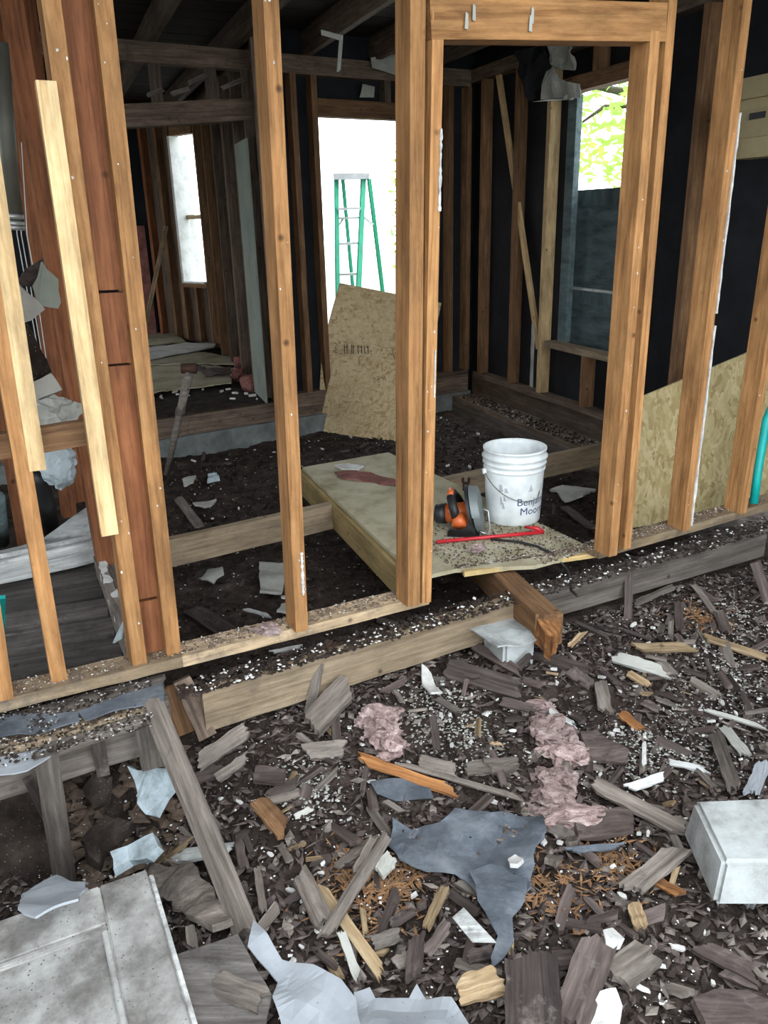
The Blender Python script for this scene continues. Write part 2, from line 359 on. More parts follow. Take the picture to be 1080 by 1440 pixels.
sB2, bB2, tB2 = stud1(197, 935, 112, 300, 'stud', label='brown corner stud behind the bright board')
stud1(155, 753, 65, 113, 'studp', base=bB2 + W1N * .03, ztop=PL(65, 113, bB2 + W1N * .03, W1N).z, dp=.03, wd=.05, label='bright cream board nailed to the corner stud', name='sister_board')
sB4, bB4, tB4 = stud1(245, 921, 145, 0, 'stud', wd=.048, label='orange stud closing the corner post')
# recessed filler blocks between the two corner studs
fb = (bB2 + bB4) / 2 - W1N * .07; ft = (tB2 + tB4) / 2 - W1N * .07; fd = (ft - fb) / (ft.z - fb.z)
gap = (bB4 - bB2).length + .005
zs = [fb.z] + [PL(x, y, fb, W1N).z for x, y in ((215, 838), (172, 511), (160, 409))] + [TOP]
for i in range(4):
    a = fb + fd * (zs[i] - fb.z + .004); b = fb + fd * (zs[i + 1] - fb.z - .004)
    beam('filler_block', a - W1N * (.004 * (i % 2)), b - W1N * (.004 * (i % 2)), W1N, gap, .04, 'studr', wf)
stud1(425, 888, 381, 0, 'stud', label='orange stud standing alone left of the doorway')
oD1 = stud1(582, 852, 588, 0, 'stud', wd=.052, label='orange king stud of the doorway')[0]
oD2 = stud1(600, 848, 613, 200, 'stud', ztop=2.0, wd=.04, label='orange trimmer stud under the door header')[0]
oE1, bE1, tE1 = stud1(862, 782, 921, 60, 'stud', ztop=1.98, wd=.044, label='orange trimmer stud on the right side of the doorway')
oE2 = stud1(882, 772, 945, 20, 'stud', wd=.04, label='orange king stud at the right of the doorway')[0]
oF, bF, tF = stud1(965, 746, 1052, 0, 'stud', label='orange stud with a strip of white plaster down its edge')
oG, bG, tG = stud1(1045, 722, 1110, 300, 'stud', label='orange stud with a teal hose beside it')
tag(stud1(8, 985, -55, 560, 'stud')[0])
# plaster strip on stud F and drips on others
def strip_on(b, t, z0, z1, side, wid, mat='plaster', name='plaster_strip', off=.0, par=wf, seed=1):
    rng = random.Random(seed); d = (t - b) / (t.z - b.z); v = []; f = []; n = 26
    for i in range(n + 1):
        z = z0 + (z1 - z0) * i / n; c = b + d * (z - b.z) + W1D * side + W1N * .004
        ww = wid * rng.uniform(.35, 1.0)
        for q in (-ww, ww): v.append(c + W1D * q + W1N * rng.uniform(0, .003)); 
        for q in (-ww, ww): v.append(c + W1D * q - W1N * .008)
    for i in range(n):
        a = i * 4; e = a + 4
        f += [(a, a + 1, e + 1, e), (a + 1, a + 3, e + 3, e + 1), (a + 3, a + 2, e + 2, e + 3), (a + 2, a, e, e + 2)]
    f += [(0, 2, 3, 1), (n * 4, n * 4 + 1, n * 4 + 3, n * 4 + 2)]
    return mk(name, v, f, mat, par)
strip_on(bF, tF, .06, .95, .026, .008); strip_on(bF, tF, 1.0, 1.75, .026, .006, seed=2)
strip_on(bB2, tB2, 1.95, 2.5, .012, .010, seed=3)
bC = G(425, 888, .04); tC = PL(381, 0, bC, W1N); strip_on(bC, tC, .18, .34, .010, .006, seed=4)
bD = G(600, 848, .04); tD = PL(613, 200, bD, W1N); strip_on(bD, tD, 1.42, 1.66, .016, .006, seed=5); strip_on(bD, tD, .82, .98, .012, .003, seed=6)
frg = random.Random(3)
def flecks(b, t, n, spread=.02):
    d = (t - b) / (t.z - b.z)
    for i in range(n):
        z = frg.uniform(.06, 2.1); c = b + d * (z - b.z) + W1D * frg.uniform(-spread, spread) + W1N * .001; r = frg.uniform(.0015, .0045)
        pts = [c + W1D * (r * math.cos(a) * frg.uniform(.5, 1.2)) + ZU * (r * 1.4 * math.sin(a) * frg.uniform(.5, 1.3)) for a in (0, 1.3, 2.5, 3.8, 5.1)]
        sheet('plaster_fleck', pts, .002, 'plaster', wf, cuts=0)
for b_, t_, n_ in ((bB2, tB2, 8), (bB4, tB4, 9), (bC, tC, 9), (bD, tD, 8), (bE1, tE1, 8), (bF, tF, 7), (bG, tG, 4)): flecks(b_, t_, n_)
# door header, blocking, top plate
h0 = PL(606, 24, bD, W1N); h1 = PL(938, 31, bE1, W1N)
o = beam('door_header', h0 - W1N * .045 + W1D * .0, h1 - W1N * .045, W1N, .115, .09, 'stud', wf); o['label'] = 'orange header board across the doorway with plaster smears'
o.data.materials[0] = MT['stud']
for i, (hx, hy) in enumerate(((666, 18), (748, 22), (925, 20), (655, 30), (745, 34))):
    c = PL(hx, hy, (h0 + h1) / 2, W1N) + W1N * .001
    sheet('plaster_smear', [c + W1D * a + ZU * b + W1N * .002 for a, b in ((-.006, -.02), (.006, -.022), (.005, .018), (-.004, .024))], .003, 'drywall', wf, cuts=2, rough=.004, jag=.004)
tp0 = at1(-.6, TOP + .02, -.045); tp1 = at1(4.0, TOP + .02, -.045); beam('top_plate', tp0, tp1, ZU, .1, .04, 'stud', wf)
bl = on1(84, 958) - W1N * .10
o = beam('blocking', PL(-40, 634, bl, W1N), PL(127, 606, bl, W1N), W1N, .075, .04, 'studb', wf, rough=.002); o['label'] = 'short horizontal board between the left studs'
# ---- rim beams under the partition
def rim(x0, y0, x1, y1, z, hgt, mat, name, j0=0, j1=0, label=None):
    a = G(x0, y0, z); b = G(x1, y1, z); d = (b - a).normalized(); nn = Vector((d.y, -d.x, 0)).normalized()
    o = beam(name, a - nn * .022 - ZU * hgt / 2, b - nn * .022 - ZU * hgt / 2, nn, hgt, .044, mat, None, j0, j1, rough=.002, n=14)
    return o
tag(rim(284, 974, 745, 836, -.06, .155, 'beam', 'rim_joist'), 'long pale brown rim joist in front of the bottom plate', 'joist')
tag(rim(748, 832, 1080, 742, -.06, .15, 'grey', 'rim_joist'), 'long grey weathered rim joist below the right studs', 'joist')
# ---- joists behind the partition
ja = G(225, 762, -.02); jb = G(850, 624, -.02); jd = (jb - ja).normalized(); jn = Vector((jd.y, -jd.x, 0))
tag(beam('floor_joist', ja - ZU * .07 - jn * .02, jb - ZU * .07 - jn * .02, jn, .14, .045, 'beam', rough=.003, n=12), 'brown floor joist crossing the dirt under the plywood', 'joist')
# ---- plywood and the boards that carry it
pA, pB, pC_, pD_ = G(425, 657, 0), G(546, 636, 0), G(836, 772, 0), G(596, 812, 0)
pE_ = G(640, 800, 0)
py = empty('plywood_sheet', pA); tag(py, 'dusty grey-olive plywood sheet laid across the joists in the doorway', 'plywood')
sheet('sheet_panel', [q_ - ZU * .018 for q_ in (pA, pB, pC_, G(752, 795, 0), pE_, G(605, 808, 0), G(575, 800, 0))], .018, 'ply', py, cuts=3)
ee = G(838, 776, 0); e2 = G(652, 803, 0)
beam('edge_board', e2 - ZU * .012, ee - ZU * .012, ZU, .02, .022, 'plye', py)
e0 = G(427, 660, -.02); e1 = G(580, 806, -.02); ed = (e1 - e0).normalized(); en = Vector((ed.y, -ed.x, 0))
tag(beam('edge_joist', e0 - ZU * .07 - en * -.02, e1 - ZU * .07 - en * -.02, en, .14, .04, 'plye', rough=.001), 'yellow-brown joist along the left edge of the plywood', 'joist')
q0 = G(660, 760, -.035); q1 = G(778, 868, -.035)
bj = empty('broken_joist', q1); tag(bj, 'thick joist with a rotten snapped orange end under the plywood', 'joist')
beam('joist_body', q0 - ZU * .065, q1 - ZU * .065, ZU, .10, .13, 'studb', bj, rough=.003, j1=.06, k=8)
beam('rotten_end', q1 - ZU * .07 - (q1 - q0).normalized() * .06, q1 - ZU * .10 + (q1 - q0).normalized() * .075, ZU, .09, .10, 'orange', bj, j1=.12, k=9, rough=.010)
# pier block below it
pc = GD(715, 925, 0)
pb = empty('pier_block', pc); tag(pb, 'small concrete pier under the broken joist wrapped in pale plastic', 'pier block')
boxat('block', pc - ZU * .05, W1D, -W1N, ZU, .15, .15, .17, 'concrete', pb, .012)
sheet('wrap', [pc + W1D * a + W1N * b + ZU * .125 for a, b in ((-.13, -.11), (.12, -.12), (.15, .08), (.02, .12), (-.12, .09))], .006, 'concrete', pb, cuts=3, rough=.03, seed=3)
# ================================================================== OSB PANEL behind right studs
ob = G(980, 728, .0) - W1N * .16
nn = W1N
ops = [PL(x, y, ob, nn) for x, y in ((885, 742), (1130, 700), (1130, 472), (1062, 500), (905, 564))]
ops = [p - W1N * (.10 * max(0, p.z)) for p in ops]
tag(sheet('osb_sheet', ops, .012, 'osb2', cuts=2), 'dull olive OSB sheet with a slanted top leaning behind the right-hand studs', 'board')
# ================================================================== BACK WALL
wk = empty('wall_back', BKA); structure(wk); wk['label'] = 'stripped back wall with black felt between old studs'
def atB(px, py, off=0.0): return PL(px, py, COR + BKN * off, BKN)
def ubk(p): return (p - BKA).dot(BKD)
CEIL = 2.60
def wallpiece(name, A, D, Nn, u0, u1_, z0, z1, off, th, mat, par):
    c = A + D * ((u0 + u1_) / 2) + Nn * (off - th / 2) + ZU * z0
    if z1 - z0 > u1_ - u0: return boxat(name, c - D * ((u1_ - u0) / 2) + ZU * ((z1 - z0) / 2), ZU, Nn, D, z1 - z0, th, u1_ - u0, mat, par)
    return boxat(name, c, D, Nn, ZU, u1_ - u0, th, z1 - z0, mat, par)
LB = (COR - BKA).length
ud0 = ubk(atB(462, 300)); ud1 = ubk(atB(607, 300)); uo1 = ubk(atB(392, 400))
DH = 2.18
wallpiece('felt_panel', BKA, BKD, BKN, uo1 + .03, ud0 - .04, -.05, CEIL + .23, -.10, .02, 'felt', wk)
wallpiece('felt_panel', BKA, BKD, BKN, ud1 + .04, LB + .3, -.5, CEIL + .23, -.10, .02, 'felt', wk)
wallpiece('felt_panel', BKA, BKD, BKN, ud0 - .04, ud1 + .04, DH + .12, CEIL + .23, -.10, .02, 'felt', wk)
wallpiece('bottom_plate', BKA, BKD, BKN, uo1 - .1, ud0, -.045, 0, .0, .1, 'joist', wk)
wallpiece('bottom_plate', BKA, BKD, BKN, ud1, LB, -.045, 0, .0, .1, 'joist', wk)
wallpiece('rim_board', BKA, BKD, BKN, -1.6, LB, -.2, -.047, .0, .05, 'joist', wk)
wallpiece('sill_ledge', BKA, BKD, BKN, -1.6, LB, -.40, -.2, .04, .09, 'sill', wk)
wallpiece('top_plate', BKA, BKD, BKN, -1.8, LB, CEIL - .13, CEIL, .0, .1, 'joist', wk)
wallpiece('door_header', BKA, BKD, BKN, ud0 - .05, ud1 + .05, DH, DH + .13, .0, .09, 'studb', wk)
zh = atB(270, 170).z
hb0 = atB(120, 166); hb1 = atB(388, 152)
beam('opening_header', hb0 - BKN * .04, hb1 - BKN * .04, BKN, .15, .09, 'joist', wk, rough=.004)
for px, top, mat in ((385, 1, 'stud'), (428, 1, 'studb'), (455, 1, 'studb'), (634, 1, 'studb'), (658, 1, 'studb')):
    u = ubk(atB(px, 400)); wallpiece('stud', BKA, BKD, BKN, u - .025, u + .025, 0, CEIL - .13, 0, .09, mat, wk)
for px in (222, 300, 355, 545):
    u = ubk(atB(px, 120)); z0 = DH + .13 if px > 400 else zh + .07
    wallpiece('cripple_stud', BKA, BKD, BKN, u - .03, u + .03, z0, CEIL - .13, 0, .09, 'joist', wk)
# lumps of old wiring and lath above the opening
for i, (a, b) in enumerate((((205, 135), (232, 125)), ((238, 133), (268, 124)), ((310, 125), (345, 110)), ((262, 118), (292, 104)))):
    beam('lath_scrap', atB(*a, .01), atB(*b, .01), BKN, .03, .008, 'grey', wk, j0=.03, j1=.03)
sheet('paper_scrap', [atB(x, y, .02) for x, y in ((510, 118), (527, 122), (526, 137), (506, 137))], .004, 'drywall', wk, cuts=1, jag=.004)
o = sheet('hanging_scrap', [atB(x, y, .06) for x, y in ((556, 76), (575, 76), (575, 160), (570, 150), (566, 112), (560, 104))], .01, 'drywall', wk, cuts=1, jag=.004)
# ================================================================== RIGHT WALL
wr = empty('wall_right', COR); structure(wr); wr['label'] = 'stripped exterior wall with black felt and a window opening'
def atR(px, py, off=0.0): return PL(px, py, COR + RWN * off, RWN)
def urw(p): return (p - COR).dot(RWD)
uw0 = urw(atR(778, 300)); uw1 = urw(atR(897, 300)); LR = 9.5
zs_, zh_ = .44, 2.22
def wp(name, u0, u1_, z0, z1, off, th, mat): return wallpiece(name, COR, RWD, RWN, u0, u1_, z0, z1, off, th, mat, wr)
wp('felt_panel', -.25, uw0 - .02, -.5, CEIL + .23, -.10, .02, 'felt'); wp('felt_panel', uw1 + .02, LR, -.05, CEIL + .23, -.10, .02, 'felt')
wp('felt_panel', uw0 - .02, uw1 + .02, zh_ + .1, CEIL + .23, -.10, .02, 'felt'); wp('felt_panel', uw0 - .02, uw1 + .02, -.05, zs_ - .03, -.10, .02, 'felt')
wp('bottom_plate', .1, LR, -.045, 0, 0, .1, 'joist'); wp('rim_board', .05, LR, -.22, -.047, -.02, .05, 'joist'); wp('ledge_board', .1, 3.2, -.26, -.22, .22, .26, 'joist')
wp('ledge_face', .1, 3.2, -.40, -.26, .22, .045, 'grey'); wp('sill_ledge', .1, 2.2, -.46, -.40, .34, .16, 'sill')
wp('top_plate', 0, LR, CEIL - .1, CEIL, 0, .1, 'joist')
for px, m_ in ((676, 'studb'), (722, 'studb'), (766, 'studp')):
    u = urw(atR(px, 300)); wp('stud', u - .025, u + .025, 0, CEIL - .1, 0, .092, m_)
for u in (uw1 + .03, urw(atR(966, 300)), urw(atR(966, 300)) + 1.6): wp('stud', u - .025, u + .025, 0, CEIL - .1, 0, .092, 'studb')
wp('window_sill_board', uw0 - .05, uw1 + .02, zs_ - .05, zs_, .0, .1, 'beam'); wp('window_header', uw0 - .05, uw1 + .03, zh_, zh_ + .1, .0, .1, 'studb')
u = (uw0 + uw1) / 2; wp('cripple_stud', u - .03, u + .03, 0, zs_ - .05, 0, .092, 'studb'); wp('cripple_stud', u - .1, u - .03, zh_ + .1, CEIL - .1, 0, .092, 'studb')
beam('diagonal_brace', atR(700, 95, -.04), atR(758, 490, -.04), RWN, .06, .025, 'studp', wr)
beam('plaster_edge', atR(747, 545, .02), atR(750, 455, .02), RWN, .03, .012, 'drywall', wr, j0=.02, j1=.02, rough=.004)
beam('plaster_edge', atR(855, 570, .02), atR(858, 505, .02), RWN, .03, .012, 'drywall', wr, j0=.02, j1=.02, rough=.004)
win = empty('window_1', COR + RWD * uw0 + ZU * zs_); structure(win)
def wq(name, u0, u1_, z0, z1, off, th, mat): return wallpiece(name, COR, RWD, RWN, u0, u1_, z0, z1, off, th, mat, win)
wq('window_jamb', uw0, uw0 + .11, zs_, zh_, -.09, .05, 'panel'); wq('window_jamb', uw1 - .05, uw1, zs_, zh_, -.09, .05, 'panel')
# weathered panel outside the lower window
zpan = atR(835, 266, -.25).z
pn = empty('weathered_panel', COR + RWD * uw0 + ZU * zs_ - RWN * .25); tag(pn, 'dark blue-grey panelled board standing outside the lower half of the window', 'panel')
def wn(name, u0, u1_, z0, z1, off, th, mat='panel'): return wallpiece(name, COR, RWD, RWN, u0, u1_, z0, z1, off, th, mat, pn)
u0_, u1p = uw0 - .25, uw1 + .6
wn('backing', u0_, u1p, -.8, zpan, -.27, .02); zr = atR(835, 410, -.25).z
wn('top_rail', u0_, u1p, zpan - .12, zpan, -.25, .03); wn('middle_rail', u0_, u1p, zr - .10, zr, -.25, .03)
wn('pale_batten', u0_, u1p, zr, zr + .02, -.235, .03, 'white'); wn('stile', u0_, u0_ + .12, -.8, zpan, -.245, .03); wn('stile', u1p - .12, u1p, -.8, zpan, -.245, .03)
# torn felt and paper over window's left top corner
cur = empty('torn_drywall', atR(790, 60, .05)); tag(cur, 'torn hanging drywall and felt at the top corner of the window', 'drywall')
sheet('felt_flap', [atR(x, y, .05) for x, y in ((728, 72), (770, 62), (772, 100), (760, 120), (745, 142), (738, 130))], .006, 'felt', cur, cuts=2, rough=.06, jag=.01)
sheet('paper_flap', [atR(x, y, .09) for x, y in ((775, 58), (798, 55), (810, 80), (806, 98), (786, 98), (775, 90))], .008, 'drywall', cur, cuts=2, rough=.06, jag=.012)
sheet('paper_flap', [atR(x, y, .12) for x, y in ((765, 100), (775, 92), (788, 112), (812, 118), (813, 137), (762, 140))], .012, 'drywall', cur, cuts=2, rough=.05, jag=.01)
# cream cabinet on right wall
cc = atR(1063, 165, .0)
cb = empty('wall_cabinet', cc); tag(cb, 'cream painted cabinet hung on the right wall behind the studs', 'cabinet')
zc0, zc1 = atR(1062, 222, .1).z, atR(1062, 140, .1).z; ucc = urw(atR(1040, 180, .1))
wallpiece('body', COR, RWD, RWN, ucc, ucc + .42, zc0, zc1, .14, .14, 'cream', cb); wallpiece('top_trim', COR, RWD, RWN, ucc - .02, ucc + .44, zc1, zc1 + .10, .17, .17, 'cream', cb)
cdoor = wallpiece('door', COR, RWD, RWN, ucc + .03, ucc + .39, zc0 + .10, zc1 - .05, .15, .012, 'cream', cb)
wallpiece('handle', COR, RWD, RWN, ucc + .12, ucc + .22, zc1 - .10, zc1 - .07, .16, .012, 'blk', cdoor)
# ================================================================== CEILING
A0 = W1A - W1D * 3.5 + W1N * ROOFE; dep = -W1N
FR0 = FRA + BKD * .25
RP = [A0, A0 + W1D * 8.2, COR + RWD * 4.0 - RWN * 1.2, COR - BKN * .4 + BKD * .5, BKA + BKD * (ubk(FRA) + .3) - BKN * .4, FR0 + FRD * 7.5, FR0 + FRD * 7.5 - W1D * 6]
def inroof(p):
    c = False; n = len(RP)
    for i in range(n):
        a, b = RP[i], RP[(i + 1) % n]
        if (a.y > p.y) != (b.y > p.y) and p.x < (b.x - a.x) * (p.y - a.y) / (b.y - a.y) + a.x: c = not c
    return c
def clip(a, d, L, st=.05):
    t = .06
    while t < L and inroof(a + d * t): t += st
    return t
vv = [p + ZU * z for z in (CEIL + .20, CEIL + .24) for p in RP]; nR = len(RP)
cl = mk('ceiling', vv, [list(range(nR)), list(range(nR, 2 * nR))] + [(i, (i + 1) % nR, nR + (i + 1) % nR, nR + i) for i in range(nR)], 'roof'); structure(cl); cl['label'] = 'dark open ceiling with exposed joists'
for i in range(13):
    a = A0 + W1D * (.4 + i * .60); L = clip(a, -RWD, 12)
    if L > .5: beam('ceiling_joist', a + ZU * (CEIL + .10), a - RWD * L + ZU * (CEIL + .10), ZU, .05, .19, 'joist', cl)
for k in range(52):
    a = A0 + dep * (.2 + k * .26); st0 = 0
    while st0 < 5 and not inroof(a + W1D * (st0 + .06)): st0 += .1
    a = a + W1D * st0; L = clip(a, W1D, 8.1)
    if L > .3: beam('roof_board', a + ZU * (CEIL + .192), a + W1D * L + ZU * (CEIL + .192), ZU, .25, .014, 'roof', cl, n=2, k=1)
LW0 = W1A - W1D * 2.3; LWN = Vector((RWD.y, -RWD.x, 0))
wol = empty('wall_outer_left', LW0); structure(wol); wol['label'] = 'added unseen dark outer side wall with window openings'  # unseen wall, added to enclose the interior and cut its light
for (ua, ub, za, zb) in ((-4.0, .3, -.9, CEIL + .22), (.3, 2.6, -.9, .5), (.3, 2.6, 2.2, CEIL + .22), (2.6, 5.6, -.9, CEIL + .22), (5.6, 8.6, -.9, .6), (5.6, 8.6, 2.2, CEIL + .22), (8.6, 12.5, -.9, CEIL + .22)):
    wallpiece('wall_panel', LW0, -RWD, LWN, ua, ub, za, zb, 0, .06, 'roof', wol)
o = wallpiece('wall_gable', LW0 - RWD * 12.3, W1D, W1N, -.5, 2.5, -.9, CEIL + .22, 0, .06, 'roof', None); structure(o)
# loose hook of wood hanging from ceiling
hk = empty('hanging_lath', DIST(470, 60, 6.0)); tag(hk, 'pale bent strip of lath dangling from the ceiling joists', 'lath')
beam('strip', DIST(450, 45, 6.0), DIST(482, 54, 6.0), BKN, .03, .012, 'drywall', hk, j0=.02); beam('strip', DIST(480, 50, 6.0), DIST(476, 102, 6.0), BKN, .024, .01, 'drywall', hk, j1=.02)
# ================================================================== FAR ROOM
fr = empty('wall_far_side', FRA); structure(fr)
def fp(name, u0, u1_, z0, z1, off, th, mat, par=None): return wallpiece(name, FRA, FRD, FRN, u0, u1_, z0, z1, off, th, mat, par or fr)
def ufr(px, py): return (PL(px, py, FRA, FRN) - FRA).dot(FRD)
LFR = 4.25; CT = CEIL + .23
fp('felt_panel', 0, LFR, -.1, CT, -.09, .02, 'joist')
for u in (.1, .55, 1.1, 1.7, 2.4, 3.1, 3.8): fp('stud', u - .025, u + .025, 0, CEIL, 0, .09, 'joist' if u < 3.0 else 'studb')
p335 = ufr(349, 400); p368 = ufr(365, 400)
fp('drywall_panel', p368, p335, -.02, 2.0, .02, .014, 'drygreen')
BA = FRA + FRD * 4.2; ang = math.radians(30); BD = Vector((FRD.x * math.cos(ang) - FRD.y * math.sin(ang), FRD.x * math.sin(ang) + FRD.y * math.cos(ang), 0)); BN = Vector((-BD.y, BD.x, 0))
if BN.y > 0: BN = -BN
wy = empty('wall_far_bay', BA); structure(wy)
def by(name, u0, u1_, z0, z1, off, th, mat, par=None): return wallpiece(name, BA, BD, BN, u0, u1_, z0, z1, off, th, mat, par or wy)
def uby(px, py): return (PL(px, py, BA, BN) - BA).dot(BD)
a_, b_ = uby(279, 300), uby(249, 300); ze = PL(265, 398, BA, BN).z; zt = PL(262, 188, BA, BN).z
by('felt_panel', -.1, a_, -.1, CT, -.09, .02, 'joist'); by('felt_panel', a_, b_, -.1, ze, -.09, .02, 'joist'); by('felt_panel', a_, b_, zt, CT, -.09, .02, 'joist'); by('felt_panel', b_, b_ + 1.0, -.1, CT, -.09, .02, 'joist')
for u, m_ in ((a_ - .06, 'studb'), (b_ + .06, 'studb'), (b_ + .30, 'studb'), (b_ + .62, 'studr')): by('stud', u - .03, u + .03, 0, CEIL, 0, .09, m_)
by('cripple_stud', (a_ + b_) / 2 - .02, (a_ + b_) / 2 + .02, 0, ze - .05, 0, .09, 'studb'); by('sill_board', a_ - .05, b_ + .05, ze - .05, ze, .02, .12, 'studb'); by('header', a_, b_, zt, zt + .1, 0, .09, 'studb')
w2 = empty('window_2', BA + BD * a_ + ZU * ze); structure(w2)
by('window_jamb', b_ - .02, b_ + .02, ze, zt, .02, .26, 'jamb', w2); by('window_sill', a_, b_, ze, ze + .02, .02, .16, 'jamb', w2); zm = PL(270, 302, BA, BN).z; by('sash_rail', a_, b_, zm - .05, zm, -.12, .03, 'tan', w2)
# end wall of the far room
EA = BA + BD * (b_ + .7); ED = -W1D
we = empty('wall_far_end', EA); structure(we)
def ep(name, u0, u1_, z0, z1, off, th, mat): return wallpiece(name, EA, ED, W1N, u0, u1_, z0, z1, off, th, mat, we)
ep('felt_panel', -.3, 5, -.1, CT, -.09, .02, 'felt')
for u in (.4, .85, 1.4, 1.9): ep('stud', u - .03, u + .03, 0, CEIL, 0, .09, 'studb')
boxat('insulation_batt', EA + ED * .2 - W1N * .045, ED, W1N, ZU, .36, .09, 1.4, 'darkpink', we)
dpb = PL(234, 318, BA + BN * .05, BN); dpa = PL(208, 440, BA + BN * .30, BN); dpa = dpb + (dpa - dpb) * ((dpb.z + .01) / (dpb.z - dpa.z)); tag(beam('diagonal_prop', dpa, dpb, W1N, .05, .03, 'tan'), 'thin pale stick leaning against far room studs', 'stick')
# floor of far room
fl0 = BKA
fs = []
for a, b in ((-3.2, .05), (2.0, .05), (2.0, 8), (-3.2, 8)): fs.append(BKA + BKD * a - BKN * b)
zz = -.03
fr_f = mk('floor_far_room', [(p.x, p.y, zz) for p in fs] + [(p.x, p.y, zz - .04) for p in fs], [(0, 1, 2, 3), (4, 5, 6, 7), (0, 1, 5, 4), (1, 2, 6, 5), (2, 3, 7, 6), (3, 0, 4, 7)], 'dirt'); structure(fr_f)
def flat(name, px, z, t, mat, label, cat, jag=0.0, rough=0.0, seed=0, group=None, cuts=1):
    o = sheet(name, [G(x, y, z) for x, y in px], t, mat, None, cuts, rough, jag, seed); tag(o, label, cat, group); return o
flat('floor_sheet', [(190, 520), (215, 505), (330, 520), (325, 540), (222, 552), (190, 560)], .0, .012, 'ply', 'pale plywood sheet on the far room floor behind the pole', 'plywood', .02, .01, 1)
flat('floor_sheet', [(190, 500), (262, 490), (335, 504), (330, 512), (290, 511), (190, 513)], .03, .012, 'ply', 'pale plywood strip overlapping another sheet in the far room', 'plywood', .01, .01, 2)
flat('floor_sheet', [(190, 490), (262, 482), (303, 483), (300, 488), (215, 504), (190, 506)], .05, .012, 'drywall', 'upper pale board lying on far room plywood', 'board', .01, .01, 3)
flat('floor_sheet', [(190, 468), (235, 464), (262, 481), (190, 489)], .03, .012, 'ply', 'pale sheet lying at the far end of the far room', 'plywood', .01, .01, 4)
flat('torn_felt', [(268, 514), (290, 519), (322, 517), (326, 523), (290, 527)], .05, .008, 'dark', 'curled dark felt scrap on the far room floor', 'felt', .02, .06, 5, cuts=2)
for i, (x, y, r) in enumerate(((340, 512, .08), (354, 538, .08), (334, 526, .06))):
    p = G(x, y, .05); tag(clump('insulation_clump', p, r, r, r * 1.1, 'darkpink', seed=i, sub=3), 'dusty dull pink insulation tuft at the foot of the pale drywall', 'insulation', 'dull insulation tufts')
pp0 = G(234, 668, -.3); pp1 = DIST(266, 522, 5.6)
pl = empty('wooden_pole', pp0); tag(pl, 'worn grey sledge handle leaning upright in the back room', 'pole')
mid = pp0.lerp(pp1, .62)
tube('shaft', [pp0, mid, pp1], .022, 'grey', pl, radii=[.02, .027, .033]); tube('joint_collar', [pp0.lerp(pp1, .6), pp0.lerp(pp1, .66)], .034, 'grey', pl)
hd = (pp1 - pp0).normalized(); tube('head', [pp1 - RGT * .055 + hd * .02, pp1 + RGT * .045 + hd * .02], .035, 'rust', pl)
# ================================================================== BACK DOOR: osb, ladder, yard
o_bl, o_br = G(452, 607, -.36), G(610, 629, -.36)
o_tl, o_tr = atB(479, 398, .06), atB(621, 426, .06)
ov = []; of = []; nu, nv = 8, 12
for t in (0, .012):
    for j in range(nv + 1):
        for i in range(nu + 1):
            a = i / nu; b = j / nv
            p = o_bl.lerp(o_br, a).lerp(o_tl.lerp(o_tr, a), b)
            p = p + BKN * (-t - .10 * math.sin(math.pi * b)) + BKD * (-.03 * math.sin(math.pi * b) * (1 - a)); ov.append(p - o_bl)
m_ = (nu + 1) * (nv + 1)
for j in range(nv):
    for i in range(nu):
        a = j * (nu + 1) + i; of += [(a, a + 1, a + nu + 2, a + nu + 1), (m_ + a, m_ + a + nu + 1, m_ + a + nu + 2, m_ + a + 1)]
for j in range(nv):
    for i in (0, nu): a = j * (nu + 1) + i; of.append((a, a + nu + 1, m_ + a + nu + 1, m_ + a))
for i in range(nu):
    for j in (0, nv): a = j * (nu + 1) + i; of.append((a, m_ + a, m_ + a + 1, a + 1))
# map local axes so flakes are in the sheet's plane
ob_ = empty('osb_sheet', o_bl); tag(ob_, 'warm tan OSB sheet leaning in the back doorway with black stamp', 'board')
mw = frame(o_bl, o_br, (o_tl - o_bl).cross(o_br - o_bl) * -1); inv = mw.inverted()
mk('sheet_panel', [inv @ (p + o_bl) for p in ov], of, 'osb', ob_, mw)
def osbp(x, y):
    n = ((o_br - o_bl).cross(o_tl - o_bl)).normalized(); p = PL(x, y, o_bl + BKN * .012, n)
    b = max(0, min(1, (p.z - o_bl.z) / (o_tl.z - o_bl.z))); return PL(x, y, o_bl - BKN * (.10 * math.sin(math.pi * b) - .006), n)
rng = random.Random(5)
def ink(x0, y0, x1, y1, wpx):
    a, b = osbp(x0, y0), osbp(x1, y1); beam('ink_stroke', a, b, BKN, wpx * .006, .003, 'blk', ob_, k=1, n=1, rough=0)
for i, x in enumerate((484, 488, 494, 497, 503, 508, 512, 517)):
    ink(x, 484 + .3 * i, x + rng.choice((-1, 0, 1)), 498 - .1 * i, 1.0)
    if i % 2: ink(x - 3, 488, x + 2, 487 + i * .2, .8)
for i in range(9): ink(470 + rng.uniform(-1, 3), 482 + i * 2.2, 474 + rng.uniform(-2, 2), 483 + i * 2.2, .7)
for i in range(8): ink(550 + i * 2.4, 494 + rng.uniform(0, 8), 552 + i * 2.4, 496 + rng.uniform(0, 10), .8)
for i in range(5): ink(531 + i * 2.4, 532 + rng.uniform(-3, 3), 533 + i * 2.4, 534 + rng.uniform(-3, 3), .7)
